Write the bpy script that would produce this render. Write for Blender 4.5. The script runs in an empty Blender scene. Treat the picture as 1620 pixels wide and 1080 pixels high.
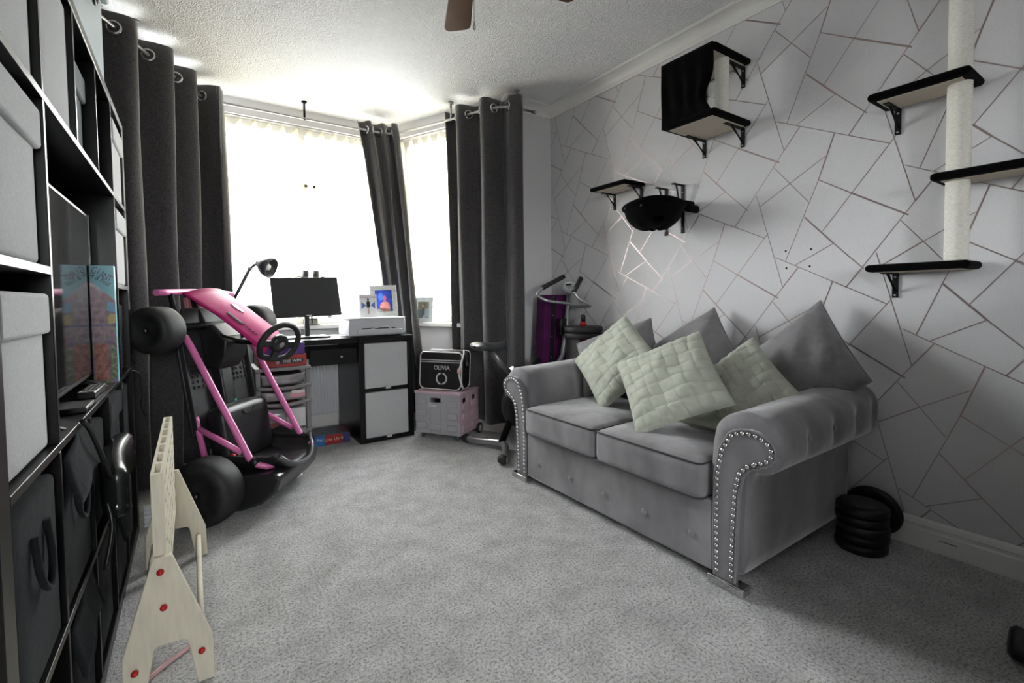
import bpy, bmesh, math, random
from mathutils import Vector, Matrix
random.seed(7)
SC = bpy.context.scene
COL = SC.collection

# ---------------------------------------------------------------- camera, light, exposure
cam_d = bpy.data.cameras.new('camera')
cam = bpy.data.objects.new('camera', cam_d)
COL.objects.link(cam)
SC.camera = cam
F_PX, CY_PX = 744.143, 501.507
cam_d.sensor_fit = 'HORIZONTAL'
cam_d.sensor_width = 36.0
cam_d.lens = 36.0 * F_PX / 1620.0
cam_d.shift_y = -(540.0 - CY_PX) / 1620.0
cam_d.clip_start = 0.02
yaw, pitch, roll = 0.597975265, 0.0385039098, -0.0121461704
fwd = Vector((math.sin(yaw) * math.cos(pitch), math.cos(yaw) * math.cos(pitch), -math.sin(pitch)))
rgt = Vector((math.cos(yaw), -math.sin(yaw), 0))
up = rgt.cross(fwd)
r2 = rgt * math.cos(roll) + up * math.sin(roll)
u2 = up * math.cos(roll) - rgt * math.sin(roll)
m = Matrix((r2, u2, -fwd)).transposed().to_4x4()
m.translation = Vector((0, 0, 1.05))
cam.matrix_world = m

SKY_STRENGTH = 38.0
world = bpy.data.worlds.new('overcast_sky')
SC.world = world
world.use_nodes = True
bg = world.node_tree.nodes['Background']
bg.inputs['Strength'].default_value = SKY_STRENGTH
wn_, wl_ = world.node_tree.nodes, world.node_tree.links
wtc = wn_.new('ShaderNodeTexCoord'); wsep = wn_.new('ShaderNodeSeparateXYZ'); wr = wn_.new('ShaderNodeValToRGB')
wl_.new(wtc.outputs['Generated'], wsep.inputs[0]); wl_.new(wsep.outputs['Z'], wr.inputs[0]); wl_.new(wr.outputs[0], bg.inputs['Color'])
wr.color_ramp.elements[0].position = 0.0; wr.color_ramp.elements[0].color = (0.20, 0.20, 0.195, 1)      # sunlit ground below the horizon
wr.color_ramp.elements[1].position = 0.02; wr.color_ramp.elements[1].color = (0.97, 0.985, 1.0, 1)    # bright overcast sky
SC.view_settings.view_transform = 'Standard'
SC.view_settings.look = 'None'
SC.view_settings.gamma = 1.0
SC.view_settings.use_curve_mapping = False
SC.view_settings.exposure = 0.33
SC.cycles.max_bounces = 10
SC.cycles.diffuse_bounces = 6
SC.cycles.glossy_bounces = 4
SC.cycles.transparent_max_bounces = 16
SC.cycles.caustics_reflective = False
SC.cycles.caustics_refractive = False
SC.cycles.sample_clamp_indirect = 8.0

# room dimensions (metres)
XR, XL, YF, YB, ZC = 2.48, -0.66, 3.05, -2.2, 2.59
BAY = [(2.0, YF), (1.50, 4.13), (0.08, 4.13), (-0.475, YF)]      # inner corners of the bay, right to left
ZS, ZT = 0.86, 2.47                                              # window sill and head

def portal(p0, p1, z0, z1, out=0.0):
    """Sky portal in a window opening (guides sampling of the sky, gives no light itself)."""
    a, b = Vector((p0[0], p0[1], 0)), Vector((p1[0], p1[1], 0))
    d = (b - a).normalized()
    n = Vector((-d.y, d.x, 0))                                   # points into the room
    L = bpy.data.lights.new('window_portal', 'AREA')
    L.shape = 'RECTANGLE'
    L.size, L.size_y = (b - a).length, z1 - z0
    L.cycles.is_portal = True
    o = bpy.data.objects.new('window_portal', L)
    COL.objects.link(o)
    mm = Matrix((d, Vector((0, 0, 1)), d.cross(Vector((0, 0, 1))))).transposed().to_4x4()
    if (mm.to_3x3() @ Vector((0, 0, -1))).dot(n) < 0:
        mm = Matrix((-d, Vector((0, 0, 1)), -(d.cross(Vector((0, 0, 1)))))).transposed().to_4x4()
    mm.translation = (a + b) / 2 + Vector((0, 0, (z0 + z1) / 2)) - n * out
    o.matrix_world = mm
for k in range(3):
    portal(BAY[k], BAY[k + 1], ZS, ZT, 0.16)

REAR_FILL = (-0.45, 0.30, 1.10, 2.05)                                 # opening added behind the camera for fill light: x0, x1, z0, z1
portal((REAR_FILL[0], YB), (REAR_FILL[1], YB), REAR_FILL[2], REAR_FILL[3], 0.14)

# ---------------------------------------------------------------- materials
MATS = {}
def mat(name, col, rough=0.6, metal=0.0, spec=0.5, sheen=0.0, noise=None, bump=None, coat=0.0, trans=0.0, nodes=None):
    """Procedural principled material. noise=(scale, amount[, detail, stretch]) varies the colour, bump=(scale, strength[, distance])."""
    if name in MATS: return MATS[name]
    M = bpy.data.materials.new(name); M.use_nodes = True
    nt = M.node_tree; N = nt.nodes; Lk = nt.links
    b = N['Principled BSDF']
    b.inputs['Base Color'].default_value = (*col, 1)
    b.inputs['Roughness'].default_value = rough
    b.inputs['Metallic'].default_value = metal
    b.inputs['Specular IOR Level'].default_value = spec
    if sheen: b.inputs['Sheen Weight'].default_value = sheen; b.inputs['Sheen Roughness'].default_value = 0.4
    if coat: b.inputs['Coat Weight'].default_value = coat; b.inputs['Coat Roughness'].default_value = 0.1
    if trans: b.inputs['Transmission Weight'].default_value = trans
    tc = N.new('ShaderNodeTexCoord')
    if noise:
        mp = N.new('ShaderNodeMapping'); Lk.new(tc.outputs['Object'], mp.inputs[0])
        if len(noise) > 3: mp.inputs['Scale'].default_value = noise[3]
        t = N.new('ShaderNodeTexNoise'); t.inputs['Scale'].default_value = noise[0]
        t.inputs['Detail'].default_value = noise[2] if len(noise) > 2 else 4
        Lk.new(mp.outputs[0], t.inputs['Vector'])
        r = N.new('ShaderNodeValToRGB')
        a = noise[1]
        r.color_ramp.elements[0].position = 0.3; r.color_ramp.elements[1].position = 0.7
        r.color_ramp.elements[0].color = (*[max(0, c * (1 - a)) for c in col], 1)
        r.color_ramp.elements[1].color = (*[min(1, c * (1 + a)) for c in col], 1)
        Lk.new(t.outputs['Fac'], r.inputs[0]); Lk.new(r.outputs[0], b.inputs['Base Color'])
    if bump:
        t2 = N.new('ShaderNodeTexNoise'); t2.inputs['Scale'].default_value = bump[0]; t2.inputs['Detail'].default_value = 5
        Lk.new(tc.outputs['Object'], t2.inputs['Vector'])
        bp = N.new('ShaderNodeBump'); bp.inputs['Strength'].default_value = bump[1]
        bp.inputs['Distance'].default_value = bump[2] if len(bump) > 2 else 0.01
        Lk.new(t2.outputs['Fac'], bp.inputs['Height']); Lk.new(bp.outputs[0], b.inputs['Normal'])
    if nodes: nodes(M, nt, b, tc)
    MATS[name] = M
    return M

def S(r, g, b):
    """sRGB 0-255 to linear."""
    f = lambda c: (c / 255 / 12.92) if c / 255 <= 0.04045 else ((c / 255 + 0.055) / 1.055) ** 2.4
    return (f(r), f(g), f(b))

def carpet_nodes(M, nt, b, tc):
    N, Lk = nt.nodes, nt.links
    def noise(scale, detail, rough=0.6):
        t = N.new('ShaderNodeTexNoise'); t.inputs['Scale'].default_value = scale
        t.inputs['Detail'].default_value = detail; t.inputs['Roughness'].default_value = rough
        Lk.new(tc.outputs['Object'], t.inputs['Vector']); return t
    a, c, v = noise(110, 4, 0.8), noise(7, 5, 0.65), noise(300, 2)
    def ramp(t, p0, c0, p1, c1):
        r = N.new('ShaderNodeValToRGB'); e = r.color_ramp.elements
        e[0].position, e[1].position = p0, p1; e[0].color = (*c0, 1); e[1].color = (*c1, 1)
        Lk.new(t.outputs['Fac'], r.inputs[0]); return r
    ra = ramp(a, 0.34, (0.16, 0.157, 0.155), 0.54, (0.80, 0.79, 0.78))
    rc = ramp(c, 0.32, (0.70, 0.70, 0.70), 0.62, (1, 1, 1))
    mx = N.new('ShaderNodeMix'); mx.data_type = 'RGBA'; mx.blend_type = 'MULTIPLY'; mx.inputs['Factor'].default_value = 1
    Lk.new(ra.outputs[0], mx.inputs[6]); Lk.new(rc.outputs[0], mx.inputs[7])
    Lk.new(mx.outputs[2], b.inputs['Base Color'])
    ad = N.new('ShaderNodeMath'); ad.operation = 'ADD'
    Lk.new(a.outputs['Fac'], ad.inputs[0]); Lk.new(v.outputs['Fac'], ad.inputs[1])
    bp = N.new('ShaderNodeBump'); bp.inputs['Strength'].default_value = 0.9; bp.inputs['Distance'].default_value = 0.008
    Lk.new(ad.outputs[0], bp.inputs['Height']); Lk.new(bp.outputs[0], b.inputs['Normal'])

def artex_nodes(M, nt, b, tc):
    N, Lk = nt.nodes, nt.links
    w = N.new('ShaderNodeTexNoise'); w.inputs['Scale'].default_value = 22; w.inputs['Detail'].default_value = 3
    w.inputs['Distortion'].default_value = 2.5
    Lk.new(tc.outputs['Object'], w.inputs['Vector'])
    w2 = N.new('ShaderNodeTexWave'); w2.inputs['Scale'].default_value = 14; w2.inputs['Distortion'].default_value = 30
    w2.inputs['Detail'].default_value = 2; w2.inputs['Detail Scale'].default_value = 1.2
    Lk.new(tc.outputs['Object'], w2.inputs['Vector'])
    ad = N.new('ShaderNodeMath'); ad.operation = 'ADD'
    Lk.new(w.outputs['Fac'], ad.inputs[0]); Lk.new(w2.outputs['Fac'], ad.inputs[1])
    bp = N.new('ShaderNodeBump'); bp.inputs['Strength'].default_value = 0.55; bp.inputs['Distance'].default_value = 0.008
    Lk.new(ad.outputs[0], bp.inputs['Height']); Lk.new(bp.outputs[0], b.inputs['Normal'])

def glass_mat():
    M = bpy.data.materials.new('window_glass'); M.use_nodes = True
    nt = M.node_tree; N = nt.nodes; Lk = nt.links
    N.remove(N['Principled BSDF'])
    t = N.new('ShaderNodeBsdfTransparent'); t.inputs[0].default_value = (0.96, 0.97, 0.97, 1)
    g = N.new('ShaderNodeBsdfGlossy'); g.inputs['Roughness'].default_value = 0.02
    mx = N.new('ShaderNodeMixShader')
    mx.inputs[0].default_value = 0.05; Lk.new(t.outputs[0], mx.inputs[1]); Lk.new(g.outputs[0], mx.inputs[2])
    Lk.new(mx.outputs[0], N['Material Output'].inputs[0])
    MATS['window_glass'] = M
    return M

def translucent_mat(name, col, fac=0.6):
    M = bpy.data.materials.new(name); M.use_nodes = True
    nt = M.node_tree; N = nt.nodes; Lk = nt.links
    N.remove(N['Principled BSDF'])
    d = N.new('ShaderNodeBsdfDiffuse'); d.inputs[0].default_value = (*col, 1)
    t = N.new('ShaderNodeBsdfTranslucent'); t.inputs[0].default_value = (*col, 1)
    mx = N.new('ShaderNodeMixShader'); mx.inputs[0].default_value = fac
    Lk.new(d.outputs[0], mx.inputs[1]); Lk.new(t.outputs[0], mx.inputs[2])
    Lk.new(mx.outputs[0], N['Material Output'].inputs[0])
    MATS[name] = M
    return M

GLASS = glass_mat()
VANE = translucent_mat('blind_vane_fabric', (0.66, 0.62, 0.48), 0.40)
CARPET = mat('grey_carpet', (0.3, 0.3, 0.3), 0.95, spec=0.1, sheen=0.3, nodes=carpet_nodes)
ARTEX = mat('white_artex', (0.86, 0.86, 0.865), 0.85, spec=0.2, nodes=artex_nodes)
PAPER = mat('pale_grey_wallpaper', (0.66, 0.655, 0.665), 0.75, spec=0.25, noise=(320, 0.05, 3), bump=(260, 0.12, 0.002))
PAINT = mat('pale_grey_paint', (0.68, 0.67, 0.68), 0.8, spec=0.25, bump=(180, 0.1, 0.002))
GLOSSW = mat('white_gloss_paint', (0.80, 0.79, 0.76), 0.35, noise=(6, 0.04))
UPVC = mat('white_upvc', (0.85, 0.85, 0.85), 0.3)
FOIL = mat('rose_gold_foil', (0.42, 0.335, 0.325), 0.38, metal=0.85)
BLKWOOD = mat('black_brown_wood', (0.0045, 0.004, 0.004), 0.30, spec=0.32, noise=(40, 0.4, 4, (1, 8, 1)), bump=(90, 0.05, 0.002))
CURT = mat('charcoal_curtain', (0.066, 0.062, 0.063), 0.85, spec=0.15, sheen=0.5, noise=(150, 0.4, 3), bump=(9, 0.22, 0.03))
CHROME = mat('chrome', (0.62, 0.62, 0.62), 0.12, metal=1.0)
STEEL = mat('brushed_steel', (0.42, 0.41, 0.40), 0.32, metal=1.0)
BLKMET = mat('black_metal', (0.006, 0.006, 0.006), 0.55, spec=0.2)
BLKPL = mat('black_plastic', (0.012, 0.012, 0.013), 0.38)
BLKRUB = mat('black_rubber', (0.014, 0.014, 0.014), 0.62, noise=(25, 0.5), bump=(120, 0.1, 0.002))
PLUSH = mat('black_plush', (0.004, 0.004, 0.004), 1.0, spec=0.02, sheen=0.04, bump=(300, 0.6, 0.006))
SISAL = mat('cream_sisal', (0.80, 0.78, 0.70), 0.9, spec=0.1, noise=(90, 0.15, 3, (1, 1, 6)))
BEIGE = mat('beige_board', (0.55, 0.49, 0.40), 0.8, spec=0.2)
VELVET = mat('grey_velvet', (0.205, 0.197, 0.207), 0.75, spec=0.15, sheen=0.75, noise=(5.5, 0.34, 7, (1, 1, 0.55)), bump=(7, 0.20, 0.03))
VELVETD = mat('dark_velvet_piping', (0.05, 0.047, 0.05), 0.8, spec=0.15, sheen=0.3)
VELVET2 = mat('grey_velvet_cushion', (0.215, 0.206, 0.214), 0.8, spec=0.15, sheen=0.5, noise=(9, 0.14, 4), bump=(11, 0.55, 0.03))
SAGE = mat('sage_cotton', (0.45, 0.47, 0.395), 0.9, spec=0.1, sheen=0.2, noise=(30, 0.06), bump=(45, 0.25, 0.006))
PINK = mat('pink_powder_coat', (0.72, 0.17, 0.42), 0.3, coat=0.3)
HOTPINK = mat('hot_pink_plastic', (0.40, 0.012, 0.13), 0.5, spec=0.25)
TRAY = mat('grey_black_plastic', (0.022, 0.022, 0.024), 0.5, noise=(12, 0.3))
PLY = mat('pale_plywood', (0.64, 0.59, 0.47), 0.55, spec=0.3, noise=(14, 0.07, 5, (6, 6, 1)))
REDP = mat('red_gloss', (0.45, 0.012, 0.012), 0.2)
LBIN = mat('pale_grey_fabric', (0.50, 0.505, 0.51), 0.9, spec=0.1, noise=(200, 0.08))
DBIN = mat('charcoal_fabric', (0.013, 0.015, 0.017), 0.95, spec=0.05, sheen=0.05, noise=(160, 0.2), bump=(10, 0.3, 0.02))
WHITEPL = mat('white_plastic', (0.72, 0.73, 0.75), 0.4)
LGREYPL = mat('light_grey_plastic', (0.42, 0.42, 0.44), 0.5)
SCREEN = mat('dark_screen', (0.012, 0.013, 0.013), 0.22, spec=0.5)

# ---------------------------------------------------------------- object helpers
def origin(o):
    v = Vector((0, 0, 0))
    while o is not None:
        v += o.location; o = o.parent
    return v
def tag(o, label=None, cat=None, group=None, kind=None):
    if label: o['label'] = label
    if cat: o['category'] = cat
    if group: o['group'] = group
    if kind: o['kind'] = kind
    return o
def thing(name, label, cat, loc, group=None):
    o = bpy.data.objects.new(name, None); COL.objects.link(o)
    o.location = loc; o.empty_display_size = 0.1
    return tag(o, label, cat, group)
def frame(o, x, z):
    """Rotation whose local x and z are the given world directions; returns function local->world."""
    x = Vector(x).normalized(); z = Vector(z).normalized()
    y = z.cross(x).normalized(); x = y.cross(z)
    O = Vector(o)
    return lambda a, b, c: O + x * a + y * b + z * c
class MB:
    def __init__(s): s.v, s.f, s.sm = [], [], []
    def add(s, vs, fs, smooth=False):
        k = len(s.v); s.v += [tuple(p) for p in vs]
        s.f += [tuple(i + k for i in f) for f in fs]; s.sm += [smooth] * len(fs); return s
    def box(s, p0, p1, T=None):
        (a, b, c), (d, e, f) = p0, p1
        vs = [(a, b, c), (d, b, c), (d, e, c), (a, e, c), (a, b, f), (d, b, f), (d, e, f), (a, e, f)]
        if T: vs = [T(*p) for p in vs]
        return s.add(vs, [(0, 3, 2, 1), (4, 5, 6, 7), (0, 1, 5, 4), (1, 2, 6, 5), (2, 3, 7, 6), (3, 0, 4, 7)])
    def quad(s, *p): return s.add(p, [tuple(range(len(p)))])
    def prism(s, pts, d0, d1, T):
        """Outline pts (a, b) extruded along c from d0 to d1, T maps (a, b, c) to world."""
        n = len(pts)
        vs = [T(a, b, d0) for a, b in pts] + [T(a, b, d1) for a, b in pts]
        fs = [tuple(range(n - 1, -1, -1)), tuple(range(n, 2 * n))] + [(i, (i + 1) % n, n + (i + 1) % n, n + i) for i in range(n)]
        return s.add(vs, fs)
    def tube(s, pts, r, n=10, closed=False, cap=True):
        P = [Vector(p) for p in pts]; m = len(P); rr = r if isinstance(r, (list, tuple)) else [r] * m
        ref = None; vs = []; fs = []
        for i, p in enumerate(P):
            if closed: t = P[(i + 1) % m] - P[i - 1]
            else: t = P[min(i + 1, m - 1)] - P[max(i - 1, 0)]
            t.normalize()
            if ref is None: ref = t.orthogonal()
            ref = ref - t * ref.dot(t)
            if ref.length < 1e-5: ref = t.orthogonal()
            ref.normalize(); q = t.cross(ref)
            for k in range(n):
                a = 2 * math.pi * k / n
                vs.append(p + ref * (math.cos(a) * rr[i]) + q * (math.sin(a) * rr[i]))
        for i in range(m if closed else m - 1):
            j = (i + 1) % m
            for k in range(n):
                fs.append((i * n + k, i * n + (k + 1) % n, j * n + (k + 1) % n, j * n + k))
        s.add(vs, fs, True)
        if cap and not closed:
            k = len(s.v) - m * n
            s.f += [tuple(k + i for i in range(n - 1, -1, -1)), tuple(k + (m - 1) * n + i for i in range(n))]; s.sm += [False, False]
        return s
    def lathe(s, prof, o, ax, n=24, smooth=True):
        """prof: (radius, height along ax) pairs."""
        T = frame(o, Vector(ax).orthogonal(), ax); vs = []; fs = []
        for r, h in prof:
            for k in range(n):
                a = 2 * math.pi * k / n; vs.append(T(r * math.cos(a), r * math.sin(a), h))
        for i in range(len(prof) - 1):
            for k in range(n):
                fs.append((i * n + k, i * n + (k + 1) % n, (i + 1) * n + (k + 1) % n, (i + 1) * n + k))
        fs += [tuple(range(n - 1, -1, -1)), tuple((len(prof) - 1) * n + k for k in range(n))]
        s.add(vs, fs, smooth); return s
    def grid(s, fn, nu, nv, smooth=True, skip=None, closeu=False):
        vs = [fn(i / nu, j / nv) for j in range(nv + 1) for i in range(nu + 1)]
        fs = [(j * (nu + 1) + i, j * (nu + 1) + i + 1, (j + 1) * (nu + 1) + i + 1, (j + 1) * (nu + 1) + i)
              for j in range(nv) for i in range(nu) if not (skip and skip((i + .5) / nu, (j + .5) / nv))]
        return s.add(vs, fs, smooth)
    def build(s, name, m, parent=None, bevel=0, seg=2, solid=0, label=None, shade=None, recalc=True):
        o0 = origin(parent)
        me = bpy.data.meshes.new(name)
        me.from_pydata([(p[0] - o0.x, p[1] - o0.y, p[2] - o0.z) for p in s.v], [], s.f)
        for p, k in zip(me.polygons, s.sm): p.use_smooth = k if shade is None else shade
        me.materials.append(m)
        if recalc:
            bm = bmesh.new(); bm.from_mesh(me); bmesh.ops.recalc_face_normals(bm, faces=bm.faces); bm.to_mesh(me); bm.free()
        me.update()
        o = bpy.data.objects.new(name, me); COL.objects.link(o)
        if parent is not None: o.parent = parent
        if solid:
            k = o.modifiers.new('solid', 'SOLIDIFY'); k.thickness = solid; k.offset = 0
        if bevel:
            k = o.modifiers.new('bevel', 'BEVEL'); k.width = bevel; k.segments = seg; k.limit_method = 'ANGLE'; k.angle_limit = math.radians(40)
            k.harden_normals = False
            for p in me.polygons: p.use_smooth = True
            try: me.set_sharp_from_angle(angle=math.radians(50))
            except Exception: pass
        if label: o['label'] = label
        return o
def boxo(name, p0, p1, m, parent=None, bevel=0.003, T=None, **k):
    return MB().box(p0, p1, T).build(name, m, parent, bevel=bevel, **k)
def tubeo(name, pts, r, m, parent=None, n=10, **k):
    return MB().tube(pts, r, n).build(name, m, parent, **k)
def copyo(o, parent, loc, rot=None):
    c = o.copy(); COL.objects.link(c); c.parent = parent
    c.location = Vector(loc) - origin(parent)
    if rot is not None: c.rotation_euler = rot
    return c
def struct(o, **k): return tag(o, kind='structure', **k)
def text(body, size, o, x, z, m, parent, name='lettering', extrude=0.0006, align='CENTER', shear=0.0, sx=1.0):
    cu = bpy.data.curves.new(name, 'FONT'); cu.body = body; cu.size = size; cu.extrude = extrude
    cu.align_x = align; cu.align_y = 'CENTER'; cu.shear = shear
    tmp = bpy.data.objects.new(name, cu); COL.objects.link(tmp)
    bpy.context.view_layer.update()
    me = bpy.data.meshes.new_from_object(tmp.evaluated_get(bpy.context.evaluated_depsgraph_get()))
    bpy.data.objects.remove(tmp)
    T = frame(o, x, z); o0 = origin(parent)
    for v in me.vertices: v.co = T(v.co.x * sx, v.co.y, v.co.z) - o0
    me.materials.clear(); me.materials.append(m)
    ob = bpy.data.objects.new(name, me); COL.objects.link(ob); ob.parent = parent
    return ob
def smooth_path(pts, k=6):
    """Catmull-Rom through pts."""
    P = [Vector(p) for p in pts]; out = []
    for i in range(len(P) - 1):
        a, b, c, d = P[max(i - 1, 0)], P[i], P[i + 1], P[min(i + 2, len(P) - 1)]
        for j in range(k):
            t = j / k
            out.append(0.5 * ((2 * b) + (c - a) * t + (2 * a - 5 * b + 4 * c - d) * t * t + (3 * b - a - 3 * c + d) * t ** 3))
    out.append(P[-1]); return out
def rbox(p0, p1, r, puff=0.0, sub=5, T=None, B=None):
    """Rounded box with clustered edge loops; puff bulges the top."""
    h = [(p1[k] - p0[k]) / 2 for k in range(3)]; ctr = [(p1[k] + p0[k]) / 2 for k in range(3)]
    ax = []
    for k in range(3):
        a = h[k] - r
        ax.append([-h[k], -h[k] + r * .15, -h[k] + r * .45] + [-a + 2 * a * i / sub for i in range(sub + 1)] + [h[k] - r * .45, h[k] - r * .15, h[k]])
    B = B or MB(); idx = {}
    def vert(x, y, z):
        key = (round(x, 6), round(y, 6), round(z, 6))
        if key not in idx:
            p = Vector((x, y, z)); q = Vector([max(-h[k] + r, min(h[k] - r, p[k])) for k in range(3)])
            d = p - q
            if d.length > 1e-9: p = q + d.normalized() * r
            if puff: p.z += puff * (1 - abs(x / h[0]) ** 3) * (1 - abs(y / h[1]) ** 3) * (z / h[2])
            p = [p[k] + ctr[k] for k in range(3)]
            idx[key] = len(B.v); B.v.append(tuple(T(*p)) if T else tuple(p))
        return idx[key]
    for k in range(3):
        u, v = [(1, 2), (2, 0), (0, 1)][k]
        for sgn in (-1, 1):
            for i in range(len(ax[u]) - 1):
                for j in range(len(ax[v]) - 1):
                    f = []
                    for (di, dj) in ((0, 0), (1, 0), (1, 1), (0, 1)):
                        p = [0, 0, 0]; p[k] = sgn * h[k]; p[u] = ax[u][i + di]; p[v] = ax[v][j + dj]; f.append(vert(*p))
                    B.f.append(tuple(f if sgn > 0 else f[::-1])); B.sm.append(True)
    return B

# ================================================================ THE ROOM
OUT = [(XL, YB), (XR, YB), (XR, YF)] + BAY + [(XL, YF)]
I3 = lambda a, b, c: Vector((a, b, c))
fl = MB(); fl.prism(OUT, -0.06, 0.0, I3)
struct(fl.build('floor', CARPET))
ce = MB(); ce.prism(OUT, ZC, ZC + 0.08, I3)
struct(ce.build('ceiling', ARTEX))

def wall_run(name, p0, p1, z0, z1, m, th=0.14, parent=None, holes=()):
    """Wall between two plan points, thickness outwards (to the right of p0->p1 when walking the room counter-clockwise)."""
    a, b = Vector((*p0, 0)), Vector((*p1, 0)); d = (b - a).normalized(); n = Vector((d.y, -d.x, 0)); L = (b - a).length
    B = MB(); T = lambda s, o, z: a + d * s + n * o + Vector((0, 0, z))
    if not holes: B.box((0, 0, z0), (L, th, z1), T)
    for (s0, s1, h0, h1) in holes:
        B.box((0, 0, z0), (L, th, h0), T); B.box((0, 0, h1), (L, th, z1), T)
        B.box((0, 0, h0), (s0, th, h1), T); B.box((s1, 0, h0), (L, th, h1), T)
    o = B.build(name, m, parent)
    return o, T, L
WR, _, _ = wall_run('wall_right', (XR, YB), (XR, YF), 0, ZC, PAPER); struct(WR)
struct(wall_run('wall_far_right', (XR + 0.14, YF), BAY[0], 0, ZC, PAINT)[0])
struct(wall_run('wall_far_left', BAY[3], (XL - 0.14, YF), 0, ZC, PAINT)[0])
struct(wall_run('wall_left', (XL, YF), (XL, YB), 0, ZC, PAINT)[0])
struct(wall_run('wall_back', (XL, YB), (XR, YB), 0, ZC, PAINT, holes=[(REAR_FILL[0] - XL, REAR_FILL[1] - XL, REAR_FILL[2], REAR_FILL[3])])[0])
names = ['wall_bay_right', 'wall_bay_front', 'wall_bay_left']
for k in range(3):
    p0, p1 = BAY[k], BAY[k + 1]
    L = (Vector(p1) - Vector(p0)).length
    o, T, L = wall_run(names[k], p0, p1, 0, ZC, PAINT, th=0.2, holes=[(0.09, L - 0.09, ZS, ZT)]); struct(o)
    # window: frame, transom, mullion, glass panes
    w = bpy.data.objects.new('window_%d' % (k + 1), None); COL.objects.link(w); struct(w)
    w.location = T(L / 2, 0.1, ZS)
    s0, s1, y0, y1 = 0.09, L - 0.09, 0.09, 0.15
    fw = 0.055
    B = MB()
    B.box((s0, y0, ZS), (s1, y1, ZS + fw), T); B.box((s0, y0, ZT - fw), (s1, y1, ZT), T)
    B.box((s0, y0, ZS + fw), (s0 + fw, y1, ZT - fw), T); B.box((s1 - fw, y0, ZS + fw), (s1, y1, ZT - fw), T)
    B.build('window_frame', UPVC, w, bevel=0.004)
    zt = 1.985
    MB().box((s0 + fw, y0, zt), (s1 - fw, y1, zt + 0.05), T).build('transom', UPVC, w, bevel=0.004)
    cols = [s0 + fw, s1 - fw]
    if k == 1:
        mid = (s0 + s1) / 2
        MB().box((mid - 0.03, y0, ZS + fw), (mid + 0.03, y1, zt), T).build('mullion', UPVC, w, bevel=0.004)
        MB().box((mid - 0.03, y0, zt + 0.05), (mid + 0.03, y1, ZT - fw), T).build('mullion', UPVC, w, bevel=0.004)
        # opening-light handle
        hb = MB().box((mid - 0.10, y0 - 0.022, zt + 0.012), (mid - 0.015, y0 - 0.008, zt + 0.030), T)
        hb.box((mid - 0.075, y0 - 0.012, zt + 0.012), (mid - 0.045, y0 + 0.001, zt + 0.036), T)
        hb.build('window_handle', BLKMET, w, bevel=0.003)
    for (za, zb) in ((ZS + fw, zt), (zt + 0.05, ZT - fw)):
        edges = [s0 + fw, s1 - fw] if k != 1 else [s0 + fw, mid - 0.03, mid + 0.03, s1 - fw]
        for q in range(0, len(edges), 2):
            MB().box((edges[q], 0.116, za), (edges[q + 1], 0.122, zb), T).build('pane', GLASS, w)
    sill = MB().box((0.0, -0.09 if k == 1 else -0.055, ZS - 0.035), (L, 0.09, ZS), T).build('window_sill', GLOSSW, w, bevel=0.006)
    # skirting below
    MB().box((0.0, -0.016, 0), (L, -0.001, 0.15), T).build('skirting', GLOSSW, o, bevel=0.004)
# made-up window behind the camera, put in to fill the room with light
w = bpy.data.objects.new('window_4', None); COL.objects.link(w); struct(w); w.location = (0.35, YB - 0.07, REAR_FILL[2])
a, b, c, d = REAR_FILL
for q in ((a, b, c, c + .06), (a, b, d - .06, d), (a, a + .06, c + .06, d - .06), (b - .06, b, c + .06, d - .06)):
    boxo('window_frame', (q[0], YB - 0.11, q[2]), (q[1], YB - 0.05, q[3]), UPVC, w)
boxo('pane', (a + .06, YB - 0.083, c + .06), (b - .06, YB - 0.077, d - .06), GLASS, w, bevel=0)

# moulded skirting on the right wall
prof = [(0, 0), (0.017, 0), (0.017, 0.075), (0.011, 0.082), (0.011, 0.092), (0.014, 0.097), (0.010, 0.112), (0.004, 0.120), (0, 0.122)]
sk = MB(); sk.prism(prof, YB, YF, lambda a, b, c: Vector((XR - 0.0005 - a, c, b)))
struct(sk.build('baseboard_right', GLOSSW))
boxo('paint_scuff', (XR - 0.0180, 0.52, 0.052), (XR - 0.0172, 0.575, 0.056), mat('scuff', (0.25, 0.20, 0.17), 0.9), bpy.data.objects['baseboard_right'], bevel=0)
sk = MB(); sk.prism(prof, BAY[0][0], XR - 0.02, lambda a, b, c: Vector((c, YF - 0.0005 - a, b)))
struct(sk.build('baseboard_far', GLOSSW))
# coved cornice, right wall and short far wall
cv = [(0, 0), (0.010, 0), (0.012, 0.010)]
for q in range(9):
    a = q / 8 * math.pi / 2
    cv.append((0.078 - 0.064 * math.cos(a), 0.012 + 0.050 * math.sin(a) * 1.0))
cv += [(0.086, 0.062), (0.086, 0.068), (0.092, 0.070), (0.092, 0.0755), (0, 0.0755)]
cn = MB(); cn.prism(cv, YB, YF, lambda a, b, c: Vector((XR - 0.0005 - a, c, ZC - 0.0760 + b)))
struct(cn.build('trim_1', GLOSSW))
cn = MB(); cn.prism(cv, BAY[0][0], XR, lambda a, b, c: Vector((c, YF - 0.0005 - a, ZC - 0.0760 + b)))
struct(cn.build('trim_2', GLOSSW))

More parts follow.
